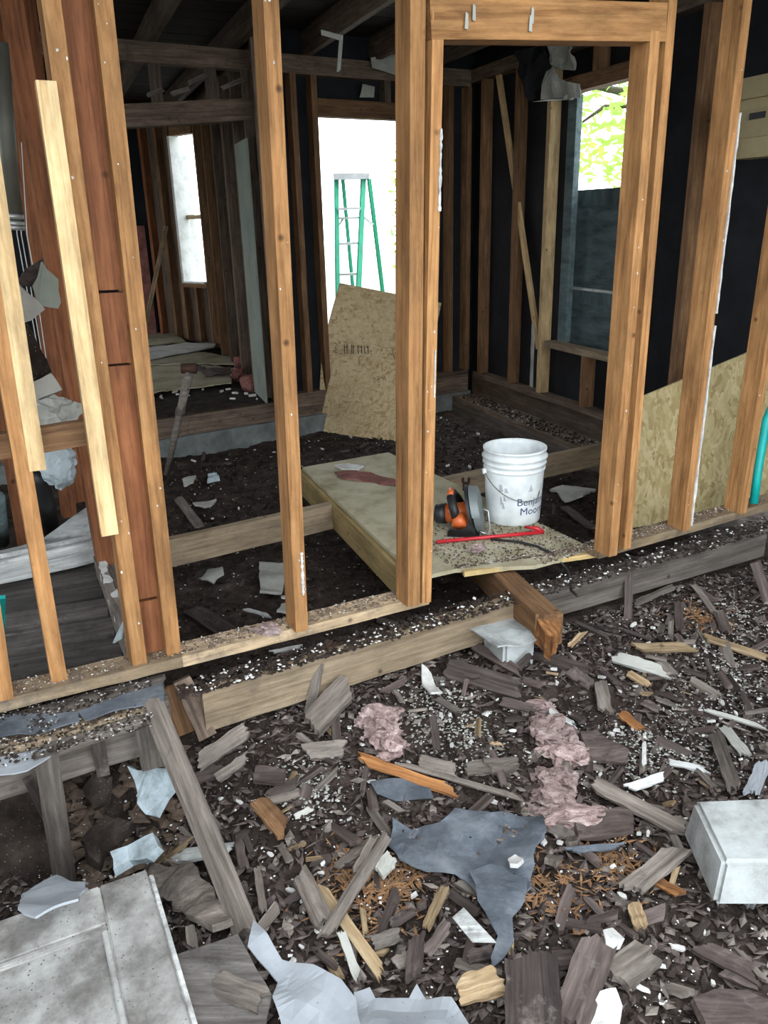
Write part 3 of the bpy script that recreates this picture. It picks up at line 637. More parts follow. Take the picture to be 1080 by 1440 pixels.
# stepladder outdoors
LD = 9.4
lad = empty('stepladder', DIST(500, 520, LD)); tag(lad, 'green fibreglass stepladder standing outside the back door', 'ladder')
def lp(x, y, d=LD): return DIST(x, y, d)
dz_ = Vector((0, 0, 0))
def lbeam(name, x0, y0, x1, y1, wd, mat, d0=LD, d1=LD, th=.03): return beam(name, lp(x0, y0, d0), lp(x1, y1, d1), BKN, wd, th, mat, lad, rough=0, k=1, n=1)
lbeam('side_rail', 473, 252, 476, 525, .045, 'green', LD, LD - .5); lbeam('side_rail', 511, 252, 499, 525, .055, 'green', LD, LD - .5)
lbeam('rear_leg', 519, 252, 549, 500, .04, 'green', LD, LD + .6); lbeam('rear_leg', 482, 252, 505, 500, .03, 'green', LD, LD + .6)
lbeam('top_cap', 469, 249, 519, 248, .06, 'alu', th=.25)
for y in (294, 343, 386, 436, 480): lbeam('step', 475, y, 507 - (y - 294) * .05, y - 1, .025, 'alu', LD - .1, LD - .1, .08)
lbeam('spreader', 475, 307, 509, 306, .02, 'alu'); lbeam('brace', 512, 306, 525, 316, .015, 'alu'); lbeam('brace', 483, 307, 475, 318, .015, 'alu')
# trees and vine
def leaves(name, c, rx, ry, rz, n, size, label, cat, seed, branches=(), group=None):
    rng = random.Random(seed); v = []; f = []
    for i in range(n):
        while True:
            d = Vector((rng.uniform(-1, 1), rng.uniform(-1, 1), rng.uniform(-1, 1)))
            if d.length < 1: break
        p = Vector((d.x * rx, d.y * ry, d.z * rz)); a = Vector((rng.gauss(0, 1), rng.gauss(0, 1), rng.gauss(0, .6))).normalized(); b = a.orthogonal().normalized()
        s = size * rng.uniform(.6, 1.3); k = len(v); v += [p - a * s, p - b * s * .4, p + a * s, p + b * s * .4]; f.append((k, k + 1, k + 2, k + 3))
    root = empty(name, c); tag(root, label, cat, group)
    me = bpy.data.meshes.new('foliage'); me.from_pydata([tuple(q) for q in v], [], f); me.materials.append(MT['leaf']); o = bpy.data.objects.new('foliage', me); COL.objects.link(o); o.parent = root; o['kind'] = 'stuff'
    for br in branches: tube('branch', br, .03, 'bark', root, seg=6, radii=[.05 - .035 * i / (len(br) - 1) for i in range(len(br))])
    return root
tcx = DIST(890, 165, 11.5)
leaves('garden_tree', tcx, 1.0, 1.3, .9, 620, .10, 'leafy green tree seen through the top of the window', 'tree', 3,
       [[DIST(960, 420, 12.0), DIST(900, 150, 11.8), DIST(850, 150, 11.2), DIST(810, 178, 11)], [DIST(880, 130, 11.6), DIST(830, 120, 11.2), DIST(790, 150, 11)], [DIST(960, 420, 12.0) - ZU * 3.0, DIST(960, 420, 12.0)]])
vc = DIST(576, 300, 9.6)
leaves('climbing_vine', vc, .22, .3, .95, 380, .055, 'thin climbing vine at the right edge of the back doorway', 'vine', 8, [[vc - ZU * 2.2, vc - ZU * .8, vc + ZU * .7]])
# ================================================================== LEFT AREA
LO = .15
dk = empty('floor_left_room', G(60, 900, -.06)); structure(dk); dk['label'] = 'dark worn plank floor of the left room'
for i in range(6):
    a = G(-60, 945, -.06) - W1N * (.10 + i * .165); b = G(172, 915, -.06).lerp(G(128, 788, -.06), i / 5)
    beam('floorboard', a - W1D * .8, b, ZU, .16, .03, 'oldfloor', dk, rough=.002, n=6)
wbx = [G(x, y, .0) for x, y in ((-40, 822), (134, 782))]
wb_d = (wbx[1] - wbx[0]).normalized(); wb_n = Vector((wb_d.y, -wb_d.x, 0))
wbk = empty('white_timber', wbx[1]); tag(wbk, 'white flaking painted timber lying across the left room floor', 'timber')
beam('front_board', wbx[0] + ZU * .01, wbx[1] + ZU * .01, wb_n, .06, .05, 'white', wbk, rough=.003); beam('front_board', wbx[0] + ZU * .06, wbx[1] + ZU * .06, wb_n, .04, .046, 'white', wbk, rough=.003)
tp_ = [PL(x, y, wbx[1] - wb_n * .1, wb_n) for x, y in ((-40, 796), (0, 785), (70, 760), (130, 712), (134, 768))]
sheet('painted_slab', [wbx[0] + ZU * .085, wbx[1] + ZU * .085, PL(130, 712, wbx[1] - wb_n * .18, wb_n), PL(60, 765, wbx[1] - wb_n * .18, wb_n), PL(-40, 792, wbx[1] - wb_n * .18, wb_n)], .02, 'white', wbk, cuts=2, rough=.01, seed=4)
for i, off in enumerate((0, .045)):
    beam_ = beam('edge_board', G(140, 795, -.0) + W1D * off, G(183, 915, -.0) + W1D * off, ZU, .035, .10 - .03 * i, 'grey', None, rough=.004, j0=.03)
    tag(beam_, ('grey board on edge beside the dark plank floor', 'narrow grey board behind the edge board by the corner post')[i], 'board')
o = sheet('plaster_rubble', [G(x, y, .05) for x, y in ((138, 790), (148, 790), (165, 840), (172, 880), (165, 872), (150, 832))], .03, 'plaster', cuts=1, rough=.02, jag=.008); tag(o, 'crumbling plaster edge along the corner post', 'plaster')
# studs of the left side wall
wl = empty('wall_left', G(100, 720, 0)); structure(wl); wl['label'] = 'stripped side wall studs seen between the left studs'
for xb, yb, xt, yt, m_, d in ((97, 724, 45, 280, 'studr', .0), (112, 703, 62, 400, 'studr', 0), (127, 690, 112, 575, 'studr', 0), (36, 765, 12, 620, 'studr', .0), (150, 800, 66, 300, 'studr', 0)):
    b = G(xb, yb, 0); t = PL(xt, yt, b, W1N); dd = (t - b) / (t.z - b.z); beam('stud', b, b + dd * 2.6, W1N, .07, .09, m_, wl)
# dark felt behind
a = G(-100, 760, 0) - W1N * .9; b = G(190, 640, 0) - W1N * 1.2
beam('felt_panel', a + ZU * 1.2 - W1D * 1.5, b + ZU * 1.2 - W1D * 1.1, W1N, 2.9, .02, 'felt', wl, n=1, k=1, rough=0)
for i, (x0, x1) in enumerate(((24, 62), (30, 66), (38, 70))):
    tag(tube('wire', [DIST(x0 - 8, 200, 3.4), DIST(x0, 330, 3.4), DIST(x0 + 9, 380, 3.4), DIST(x1, 540, 3.4)], .0018, 'cobweb', seg=5), 'thin pale wire hanging beside the iron pipe', 'wire', 'wires by the pipe')
p0, p1 = DIST(-2, 60, 3.0), DIST(19, 318, 3.0)
pi = empty('vent_pipe', p1); tag(pi, 'dark iron pipe hanging down behind the left studs', 'pipe')
pbd = tube('pipe', [p0, p1], .028, 'pipe', pi, 16)
for k in (.93, .97, .995): c = p0.lerp(p1, k); tube('collar', [c, c + (p1 - p0).normalized() * .015], .034, 'alu', pbd, 16)
hd_ = empty('hanging_drywall', DIST(55, 400, 2.9)); tag(hd_, 'torn grey drywall scraps hanging behind the left studs', 'drywall')
def lsheet(name, pts, d, t, mat, par, jag=.006, seed=0, rough=.02): return sheet(name, [DIST(x, y, d) for x, y in pts], t, mat, par, 2, rough, jag, seed)
lsheet('dark_paper', [(24, 398), (36, 378), (60, 363), (62, 372), (46, 404), (30, 402)], 2.92, .006, 'dark', hd_)
lsheet('pale_face', [(46, 404), (60, 368), (66, 378), (82, 392), (86, 425), (82, 434), (54, 430), (50, 416)], 2.9, .012, 'drygreen', hd_, .01)
lsheet('paper_face', [(20, 402), (28, 400), (48, 420), (62, 436), (45, 450), (28, 455)], 2.84, .012, 'drywall', hd_, .004)
sc_ = empty('plaster_slab', DIST(60, 520, 2.8)); tag(sc_, 'dusty slab of fallen plaster wedged behind the pale sistered board', 'plaster')
lsheet('dusty_face', [(36, 455), (52, 482), (72, 525), (45, 540), (38, 520)], 2.8, .02, 'dirt', sc_); lsheet('pink_face', [(42, 540), (72, 524), (86, 550), (56, 563), (46, 560)], 2.76, .03, 'drywall', sc_)
tag(tube('black_tube', [G(72, 745, -.02), DIST(52, 668, 3.45)], .045, 'blk', seg=16), 'black plastic tube standing behind the left stud', 'tube')
tag(tube('green_pipe', [G(4, 762, 0), DIST(-4, 700, 3.4)], .03, 'panel', seg=14), 'dull green pipe standing on the left floor edge', 'pipe')
tag(clump('cloth_bundle', DIST(82, 655, 3.3), .07, .05, .09, 'paleblue', seed=4, amp=.25), 'pale blue-grey crumpled cloth between the left studs', 'cloth')
tag(clump('paper_bundle', DIST(66, 640, 3.35), .10, .05, .05, 'paleblue', seed=9, amp=.3), 'crumpled pale paper above the black tube', 'paper')
tag(clump('dust_bundle', DIST(64, 588, 3.4), .10, .06, .10, 'drywall', seed=12, amp=.5), 'grey shredded paper clump behind the short horizontal board', 'paper')
tag(beam('green_lath', G(4, 935, .0) - W1N * .16, DIST(0, 840, 2.62), W1N, .03, .012, 'teal', rough=.001), 'dull green strip of wood at the far left stud', 'lath')
tag(sheet('green_shard', [G(160, 905, .03), G(172, 898, .05), DIST(178, 868, 2.75), DIST(172, 880, 2.75)], .006, 'paleblue', cuts=0), 'small green-blue shard at the corner post foot', 'shard')
tag(tube('hose', [DIST(1092, 560, 4.2), DIST(1078, 590, 4.18), DIST(1066, 660, 4.12), DIST(1060, 708, 4.08)], .02, 'teal', seg=10), 'teal green hose hanging beside the right-hand stud', 'hose')
# ---- subfloor platform in the left foreground
pf = empty('subfloor_remnant', G(100, 1000, -.04)); tag(pf, 'broken strip of subfloor boards under torn felt beside the pit', 'subfloor')
for i, (a, b, w_) in enumerate((((-60, 1032), (236, 955), .09), ((-60, 1062), (222, 985), .07), ((-60, 1092), (205, 1004), .05))):
    p, q = G(*a, -.035), G(*b, -.035); beam('subfloor_board', p - ZU * .012 * (1 + i * .2), q - ZU * .012 * (1 + i * .2), ZU, w_, .022, 'grey' if i != 1 else 'plate', pf, j1=.05, rough=.004, n=9)
sheet('felt_scrap', [G(x, y, -.02) for x, y in ((-20, 1010), (30, 1000), (110, 1003), (112, 1015), (50, 1030), (-20, 1040))], .004, 'feltblue', pf, 2, .015, .006, 2)
sheet('felt_scrap', [G(x, y, -.02) for x, y in ((110, 1003), (190, 972), (228, 962), (230, 985), (180, 996), (120, 1014))], .004, 'feltblue', pf, 2, .015, .006, 3)
sheet('felt_scrap', [G(x, y, -.03) for x, y in ((-20, 1068), (60, 1052), (80, 1055), (38, 1082), (-20, 1092))], .004, 'feltgrey', pf, 2, .015, .006, 4)
ra = G(-60, 1070, -.06); rb = G(240, 985, -.06); rn = Vector(((rb - ra).y, -(rb - ra).x, 0)).normalized()
beam('rim_face', ra - ZU * .10 - rn * .05, rb - ZU * .10 - rn * .05, rn, .2, .03, 'grey', pf, rough=.003)
def vboard(name, xt, yt, xb, yb, zt, zb, wpx, mat, label, th=.03, upd=None, cat='board', j=.0):
    a = G(xt, yt, zt); b = G(xb, yb, zb); wd = wpx * slant((a + b) / 2) / FPX
    o = beam(name, a, b, upd or -ray((xt + xb) / 2, (yt + yb) / 2).normalized(), wd, th, mat, None, j0=j, j1=j, rough=.003); tag(o, label, cat); return o
vboard('hanging_board', 64, 1060, 94, 1250, -.03, -.62, 26, 'grey', 'grey board hanging from the subfloor edge down into the pit', .025)
vboard('long_plank', 212, 985, 350, 1318, -.02, -.38, 23, 'grey', 'long grey plank sloping from the subfloor edge to the rubble', .045, j=.02, upd=(Vector((1, -.5, .6))))
vboard('joist_stub', 255, 955, 292, 1035, -.05, -.24, 24, 'joist', 'dark joist stub standing under the plate beside the long rim joist', .05)
vboard('wedge_board', 240, 965, 262, 1030, -.08, -.26, 26, 'studb', 'brown wedge of board below the corner post', .02)
vboard('support_post', 203, 1000, 214, 1075, -.05, -.24, 28, 'grey', 'short grey post under the subfloor edge', .06)
vboard('support_post', 135, 1020, 145, 1085, -.07, -.28, 16, 'dark', 'short dark post below the torn felt', .04)
vboard('pit_stick', 40, 1095, 80, 1180, -.15, -.6, 10, 'dark', 'thin dark stick standing in the pit', .02)
vboard('stake', 449, 932, 432, 1018, -.09, -.29, 13, 'grey', 'narrow grey stake leaning on the rim joist', .025)
vboard('stake', 884, 788, 883, 888, -.06, -.30, 11, 'dark', 'narrow dark stake leaning on the grey rim joist', .02, upd=None)
vboard('stake', 1062, 790, 1085, 860, -.10, -.33, 12, 'dark', 'dark board leaning on the rim joist near the hose', .02)
# ================================================================== BUCKET
bp_ = G(727, 741, .0); bp_ += Vector((0, .13, 0)); bp_.z = .0
bk = empty('bucket', bp_); tag(bk, 'white plastic five-gallon paint bucket with wire handle and navy lettering', 'bucket')
mwb = Matrix.Translation(bp_)
H = .365; r0, r1 = .131, .149
prof = [(.02, .0), (r0 - .004, .0), (r0, .006), (r0 + .012, H * .70)]
for k, z in enumerate((.71, .79, .87)):
    rr = r0 + .012 + .004 * k; prof += [(rr, H * z), (rr + .006, H * z + .003), (rr + .006, H * z + .009), (rr, H * z + .012)]
prof += [(r1 - .002, H - .012), (r1 + .003, H - .010), (r1 + .003, H), (r1 - .004, H), (r1 - .008, H - .02), (r0 - .004, .01), (.02, .008)]
bshell = lathe('bucket_shell', prof, 'bucket', bk, mwb, 56)
vdir = Vector((-bp_.x, -bp_.y, 0)).normalized(); th0 = math.atan2(vdir.y, vdir.x)
def onb(u, z, e=.0):   # u: angle (rad) right of the viewing direction
    r = r0 + .012 * min(1, z / (H * .7)) + e; a = th0 + u
    return bp_ + Vector((r * math.cos(a), r * math.sin(a), z))
for sgn in (-1.15,):
    c = onb(sgn, H * .70, .004); tube('handle_lug', [c, onb(sgn, H * .70, .02)], .014, 'bucket', bk, 12)
hp = [onb(-1.12 + 2.0 * t, H * .70 - .125 * math.sin(min(1, t * 1.0) * math.pi * .62), .012) for t in [i / 18 for i in range(19)]]
hp.append(onb(1.9, H * .70, .012))
tube('wire_handle', hp, .0022, 'pipe', bk, 6)
def text_on_bucket(txt, u0, z0, size):
    cu = bpy.data.curves.new('txt', 'FONT'); cu.body = txt; cu.size = size; cu.extrude = 0; cu.offset = 0
    to = bpy.data.objects.new('txt', cu); COL.objects.link(to); bpy.context.view_layer.update()
    dg = bpy.context.evaluated_depsgraph_get(); me = to.evaluated_get(dg).to_mesh(); bm = bmesh.new(); bm.from_mesh(me)
    bmesh.ops.triangulate(bm, faces=bm.faces[:])
    for _ in range(2): bmesh.ops.subdivide_edges(bm, edges=[e for e in bm.edges if e.calc_length() > .008], cuts=1); bmesh.ops.triangulate(bm, faces=bm.faces[:])
    bm.verts.index_update(); v = [onb(u0 + q.co.x / r0, z0 + q.co.y, .0012) for q in bm.verts]; f = [[q.index for q in p.verts] for p in bm.faces]
    bm.free(); to.to_mesh_clear() if hasattr(to, 'to_mesh_clear') else None; bpy.data.objects.remove(to)
    o = mk('lettering', v, f, 'ink', bshell); return o
text_on_bucket('Benjamin', .12, .108, .052); text_on_bucket('Moore', .24, .060, .052)
def mark(pts): mk('printed_mark', [onb(u, z, .001) for u, z in pts], [list(range(len(pts)))], 'greyink', bshell)
for (a, b, z0, z1) in ((-.50, -.34, .175, .21), (-.30, -.16, .172, .195), (-.45, -.36, .11, .15), (-.33, -.24, .13, .155), (-.38, -.28, .09, .12)): mark([(a, z0), (b, z0), (b - .06, z1), (a, z1)])
mark([(.52, .175), (.70, .175), (.61, .215)])
# ================================================================== CIRCULAR SAW
so_ = G(655, 752, .0); sv = Vector((-so_.x, -so_.y, 0)).normalized(); sx = Vector((-sv.y, sv.x, 0))   # sx: to camera right
sx, sy = (sx * .99 + sv * .06).normalized(), None; sy = Vector((-sx.y, sx.x, 0))                       # sy: away from camera
sw = empty('circular_saw', so_); tag(sw, 'orange and black circular saw with grey blade guard on the plywood', 'power saw')
def S(x, y, z): return so_ + sx * x + sy * y + ZU * z
boxat('base_plate', S(-.01, .10, .002), sx, sy, ZU, .15, .28, .006, 'blk', sw, .002)
def disc(name, x, y, z, r, th, mat, a0=0, a1=2 * math.pi, inner=0, tilt=-.22, seg=28):
    v = []; f = []
    for s in (0, 1):
        for i in range(seg + 1):
            a = a0 + (a1 - a0) * i / seg
            for q in (inner, r): v.append(S(x + s * th + tilt * (math.sin(a) * q), y + math.cos(a) * q, z + math.sin(a) * q))
    n = (seg + 1) * 2
    for i in range(seg):
        a = 2 * i; f += [(a, a + 1, a + 3, a + 2), (n + a, n + a + 2, n + a + 3, n + a + 1), (a + 1, n + a + 1, n + a + 3, a + 3), (a, a + 2, n + a + 2, n + a)]
    f += [(0, n, n + 1, 1), (2 * seg, 2 * seg + 1, n + 2 * seg + 1, n + 2 * seg)]
    return mk(name, v, f, mat, sw)
disc('upper_guard', .03, .07, .10, .115, .038, 'guard', 0, math.pi); disc('lower_guard', .034, .07, .10, .108, .03, 'guard', math.pi, 2 * math.pi, .02); disc('saw_blade', .02, .07, .10, .09, .003, 'steel', inner=.01)
disc('guard_rim', .012, .07, .10, .118, .014, 'blk', -.3, math.pi + .3, .085)
mho = tube('motor_housing', [S(.01, .08, .085), S(-.10, .08, .075)], .045, 'sawor', sw, 20, radii=[.052, .046]); tube('motor_cap', [S(-.098, .08, .075), S(-.145, .085, .07), S(-.155, .085, .07)], .05, 'blk', mho, 20, radii=[.05, .046, .034])
tube('handle', [S(-.045, .0, .085), S(-.06, .01, .13), S(-.075, .05, .165), S(-.07, .11, .17), S(-.05, .15, .13), S(-.03, .16, .08)], .02, 'blk', sw, 12, radii=[.022, .022, .021, .02, .02, .024])
tube('handle_top', [S(-.078, .045, .176), S(-.078, .10, .186)], .016, 'sawor', sw, 10)
tube('front_body', [S(-.03, -.02, .05), S(-.035, .02, .085)], .035, 'sawor', sw, 14); 
tube('rip_guide', [S(.07, -.03, .03), S(.105, -.02, .012), S(.11, .05, .02), S(.10, .06, .10), S(.075, .06, .11)], .004, 'alu', sw, 8)
br = G(655, 690, .0); rb_ = empty('rusty_bracket', br); tag(rb_, 'small rusty metal bracket standing on the plywood behind the saw', 'bracket')
boxat('post', br, sx, sy, ZU, .035, .02, .05, 'rust', rb_, .003); 
for s in (-1, 1): boxat('prong', br + sx * .016 * s + ZU * .045, sx, sy, ZU, .014, .02, .03, 'rust', rb_, .003)
# pry bar and cord
a, b = G(614, 762, .012), G(764, 748, .014)
pr = empty('pry_bar', b); tag(pr, 'long red pry bar lying across the front of the plywood', 'pry bar')
tube('shaft', [a, a.lerp(b, .5), b], .009, 'red', pr, 8); tube('claw', [b, b + (b - a).normalized() * -.03 + ZU * .02, G(738, 741, .03)], .011, 'red', pr, 8, radii=[.009, .012, .006])
tag(tube('power_cord', [G(690, 758, .01), G(730, 762, .01), G(755, 768, .01), G(775, 778, .008), G(788, 790, -.02), G(797, 800, -.05), G(802, 812, -.05), G(803, 830, -.07), G(812, 838, -.06)], .006, 'blk', seg=8), 'black power cord hanging over the front edge of the plywood', 'cord')
# ================================================================== FOREGROUND LARGE THINGS
# white panelled door lying lower left
dz0 = -.34
c_tr = G(205, 1222, -.28); c_tl = G(-90, 1325, -.28); c_br = G(275, 1475, -.28)
dx = (c_tl - c_tr).normalized(); dyv = (c_br - c_tr); dyv = (dyv - dx * dyv.dot(dx)).normalized(); dzv = ZU
dr = empty('panel_door', c_tr); tag(dr, 'dirty white panelled door lying flat over the edge of the pit', 'door')
def dbox(name, x0, x1, y0, y1, z0, z1, mat='doorpaint', bev=.004): return boxat(name, c_tr + dx * (x0 + x1) / 2 + dyv * (y0 + y1) / 2 + ZU * z0, dx, dyv, ZU, x1 - x0, y1 - y0, z1 - z0, mat, dr, bev)
dbox('stile', 0, .125, 0, 1.1, -.045, 0); dbox('top_rail', .125, 1.2, 0, .14, -.045, 0); dbox('panel', .12, 1.2, .135, 1.1, -.035, -.014, bev=0)
dbox('moulding', .125, 1.2, .14, .156, -.02, -.003, 'doorpaint', .003); dbox('moulding', .125, .141, .156, 1.1, -.02, -.003, 'doorpaint', .003); dbox('edge_strip', -.016, -.002, .01, 1.1, -.05, -.014, 'white', .003)
# concrete pier at right
cq = GD(1015, 1240, 0)
pq = empty('pier_block', cq); tag(pq, 'large concrete footing block with a dusty top at the edge of the rubble', 'pier block')
tp = [G(x, y, -.22) for x, y in ((976, 1124), (1120, 1118), (1130, 1212), (1018, 1212))]
bt = [G(x, y, -.40) for x, y in ((995, 1120), (1120, 1115), (1140, 1212), (1010, 1240))]
cn = sum(tp, Vector()) / 4; vs3 = []
for p in tp: vs3.append(p - cn)
for p in tp: q = p + (p - cn) * .12; vs3.append(Vector((q.x, q.y, -.36)) - cn)
bm = bmesh.new(); vq = [bm.verts.new(p) for p in vs3]
for f_ in ((0, 1, 2, 3), (4, 5, 6, 7), (0, 1, 5, 4), (1, 2, 6, 5), (2, 3, 7, 6), (3, 0, 4, 7)): bm.faces.new([vq[i] for i in f_])
bmesh.ops.recalc_face_normals(bm, faces=bm.faces[:]); bmesh.ops.bevel(bm, geom=bm.edges[:], offset=.012, segments=2, affect='EDGES')
v = [q.co.copy() for q in bm.verts]; bm.verts.index_update(); f = [[q.index for q in p.verts] for p in bm.faces]; bm.free()
mk('block_cap', v, f, 'concrete', pq, Matrix.Translation(cn)); boxat('block_base', Vector((cn.x + .02, cn.y + .01, -.47)), W1D, -W1N, ZU, .20, .16, .12, 'concrete', pq, .01)
# felt and flat sheets on the rubble
def gsheet(name, px, dz, t, mat, label, cat, jag=.006, rough=.03, seed=0, cuts=2, group=None):
    o = sheet(name, [GD(x, y, dz) for x, y in px], t, mat, None, cuts, rough, jag, seed); tag(o, label, cat, group); return o
gsheet('felt_sheet', [(552, 1152), (578, 1160), (618, 1158), (640, 1140), (765, 1145), (768, 1170), (750, 1205), (747, 1250), (715, 1285), (680, 1265), (660, 1245), (640, 1232), (600, 1230), (562, 1212), (546, 1190)], .035, .004, 'feltblue', 'large torn blue-grey roofing felt lying on the rubble', 'felt', seed=1)
gsheet('felt_sheet', [(660, 1228), (690, 1215), (740, 1235), (738, 1265), (720, 1292), (722, 1325), (692, 1362), (690, 1345), (700, 1318), (672, 1268)], .055, .004, 'feltblue', 'narrow torn blue-grey felt tongue below the large felt sheet', 'felt', seed=2)
gsheet('felt_sheet', [(356, 1290), (374, 1312), (396, 1345), (440, 1358), (480, 1378), (500, 1400), (510, 1450), (400, 1455), (383, 1400), (390, 1375), (348, 1330)], .08, .004, 'feltgrey', 'smooth pale grey felt sheet beside the dark metal tray', 'felt', jag=.003, seed=3)
gsheet('felt_sheet', [(497, 1392), (520, 1386), (528, 1398), (575, 1398), (586, 1380), (600, 1402), (635, 1404), (652, 1425), (672, 1455), (500, 1455)], .06, .004, 'feltgrey', 'pale grey felt sheet with a torn top edge at the bottom of the rubble', 'felt', jag=.005, seed=4)
gsheet('felt_sheet', [(520, 1100), (570, 1096), (604, 1108), (610, 1124), (560, 1124), (530, 1118)], .03, .004, 'feltblue', 'small blue-grey felt scrap under the split orange stick', 'felt', seed=5)
gsheet('plaster_shard', [(592, 936), (600, 940), (622, 976), (606, 978), (594, 960)], .06, .008, 'plaster', 'upright pale plaster shard below the rim joist', 'plaster', seed=6, cuts=1)
gsheet('plaster_chunk', [(716, 1206), (726, 1202), (737, 1212), (728, 1222), (718, 1218)], .06, .012, 'plaster', 'white plaster chunk lying on the large felt sheet', 'plaster', seed=31, cuts=1, jag=.003)
gsheet('metal_flashing', [(636, 1290), (652, 1276), (698, 1325), (664, 1324)], .07, .003, 'white', 'bright white triangular flashing beside the felt tongue', 'flashing', jag=0, rough=.0, cuts=0)
gsheet('tray', [(246, 1350), (335, 1318), (382, 1402), (372, 1455), (255, 1455)], .06, .012, 'oldfloor', 'dark grey flat metal tray beside the panelled door', 'tray', jag=.002, rough=.01, seed=7)
gsheet('rotten_board', [(216, 1228), (268, 1212), (300, 1250), (328, 1300), (300, 1312), (262, 1290), (228, 1262)], .05, .02, 'grey', 'flat rotten board with a splintered edge beside the long plank', 'board', jag=.01, rough=.03, seed=8)
gsheet('painted_plaster', [(183, 1078), (196, 1084), (238, 1082), (246, 1105), (232, 1120), (222, 1148), (210, 1146), (196, 1115)], .20, .02, 'bluepl', 'pale blue-white painted plaster slab beside the long plank', 'plaster', jag=.012, rough=.03, seed=9)
gsheet('painted_plaster', [(155, 1198), (180, 1190), (216, 1172), (221, 1188), (205, 1205), (180, 1208), (162, 1224)], .25, .03, 'bluepl', 'pale blue-white plaster chunk above the panelled door', 'plaster', jag=.006, rough=.03, seed=10)
gsheet('felt_sheet', [(33, 1248), (80, 1240), (125, 1241), (110, 1262), (50, 1285), (25, 1280)], .3, .006, 'feltgrey', 'pale grey felt scrap at the top edge of the panelled door', 'felt', seed=11)
gsheet('dark_slab', [(122, 1110), (140, 1085), (158, 1092), (152, 1130), (132, 1140)], .22, .03, 'dirt', 'dark crumbled plaster slab in the pit', 'plaster', jag=.01, rough=.05, seed=12)
gsheet('dark_slab', [(118, 1190), (150, 1148), (190, 1160), (180, 1180), (150, 1198), (140, 1225), (122, 1215)], .22, .04, 'dirt', 'dark muddy slab under the blue-white plaster chunk', 'plaster', jag=.01, rough=.05, seed=13)
gsheet('pale_shard', [(92, 1066), (130, 1040), (134, 1062), (118, 1066)], .25, .008, 'bluepl', 'pale shard hanging under the subfloor', 'shard', seed=14)
gsheet('brown_panel', [(815, 1030), (838, 1026), (884, 1058), (880, 1072), (830, 1062)], .05, .015, 'dark', 'flat dark brown panel beside the pink insulation', 'board', seed=15)
gsheet('brown_panel', [(806, 1162), (886, 1140), (890, 1178), (812, 1180)], .03, .02, 'dark', 'flat dark brown board under the pink insulation', 'board', seed=16, jag=.002)
gsheet('brown_panel', [(360, 1078), (402, 1082), (398, 1100), (356, 1098)], .05, .02, 'dark', 'flat brown board with a pale edge left of the orange stick', 'board', seed=17, jag=.004)
gsheet('brown_panel', [(970, 1412), (1000, 1398), (1050, 1395), (1085, 1410), (1085, 1450), (990, 1450)], .04, .02, 'dark', 'large flat brown board in the lower corner of the rubble', 'board', seed=18)
gsheet('white_chunk', [(832, 1418), (842, 1400), (864, 1396), (874, 1420), (868, 1455), (830, 1455)], .06, .03, 'plaster', 'white plaster chunk at the bottom beside the dark leaning board', 'plaster', seed=19)
gsheet('white_chunk', [(847, 1310), (862, 1304), (878, 1322), (862, 1332), (850, 1326)], .09, .03, 'plaster', 'white plaster chunk at the top of the dark leaning board', 'plaster', seed=20)
gsheet('drywall_piece', [(282, 812), (292, 796), (312, 793), (315, 806), (300, 820)], .06, .012, 'drywall', 'grey drywall piece with a white broken edge on the dirt', 'drywall', seed=21, jag=.003)
gsheet('drywall_piece', [(365, 795), (402, 792), (405, 805), (395, 832), (366, 838)], .06, .014, 'drywall', 'large grey drywall piece left of the lone stud', 'drywall', seed=22, jag=.003)
gsheet('drywall_piece', [(395, 848), (410, 846), (410, 860), (390, 862)], .05, .012, 'drywall', 'small drywall scrap behind the lone stud', 'drywall', seed=23)
gsheet('drywall_piece', [(271, 706), (305, 704), (298, 714), (288, 716), (274, 712)], .06, .012, 'drywall', 'pale drywall strip on the dirt near the floor joist', 'drywall', seed=24)
gsheet('drywall_piece', [(256, 674), (275, 668), (272, 680), (258, 681)], .06, .012, 'drywall', 'small tan drywall piece near the pole foot', 'drywall', seed=25)
gsheet('drywall_piece', [(292, 668), (305, 665), (309, 674), (291, 676)], .06, .012, 'bluepl', 'small white drywall piece near the pole foot', 'drywall', seed=26)
gsheet('drywall_piece', [(773, 690), (800, 684), (838, 690), (820, 700), (795, 702)], .06, .012, 'drywall', 'pale grey drywall piece right of the bucket', 'drywall', seed=27)
gsheet('insulation_scrap', [(462, 662), (490, 655), (545, 660), (568, 668), (560, 680), (510, 672), (470, 672)], .40, .008, 'darkpink', 'flat dusty pink scrap lying on the plywood', 'insulation', seed=28) if False else None
flat('insulation_scrap', [(470, 662), (500, 660), (545, 670), (568, 680), (566, 684), (520, 676), (480, 672)], .012, .008, 'darkpink', 'flat dusty pink scrap lying on the plywood', 'insulation', .01, .02, 28, cuts=2)
flat('plaster_chip', [(470, 655), (490, 650), (512, 655), (505, 660), (480, 659)], .012, .008, 'plaster', 'pale plaster flakes at the far end of the plywood', 'plaster', .006, .01, 29)
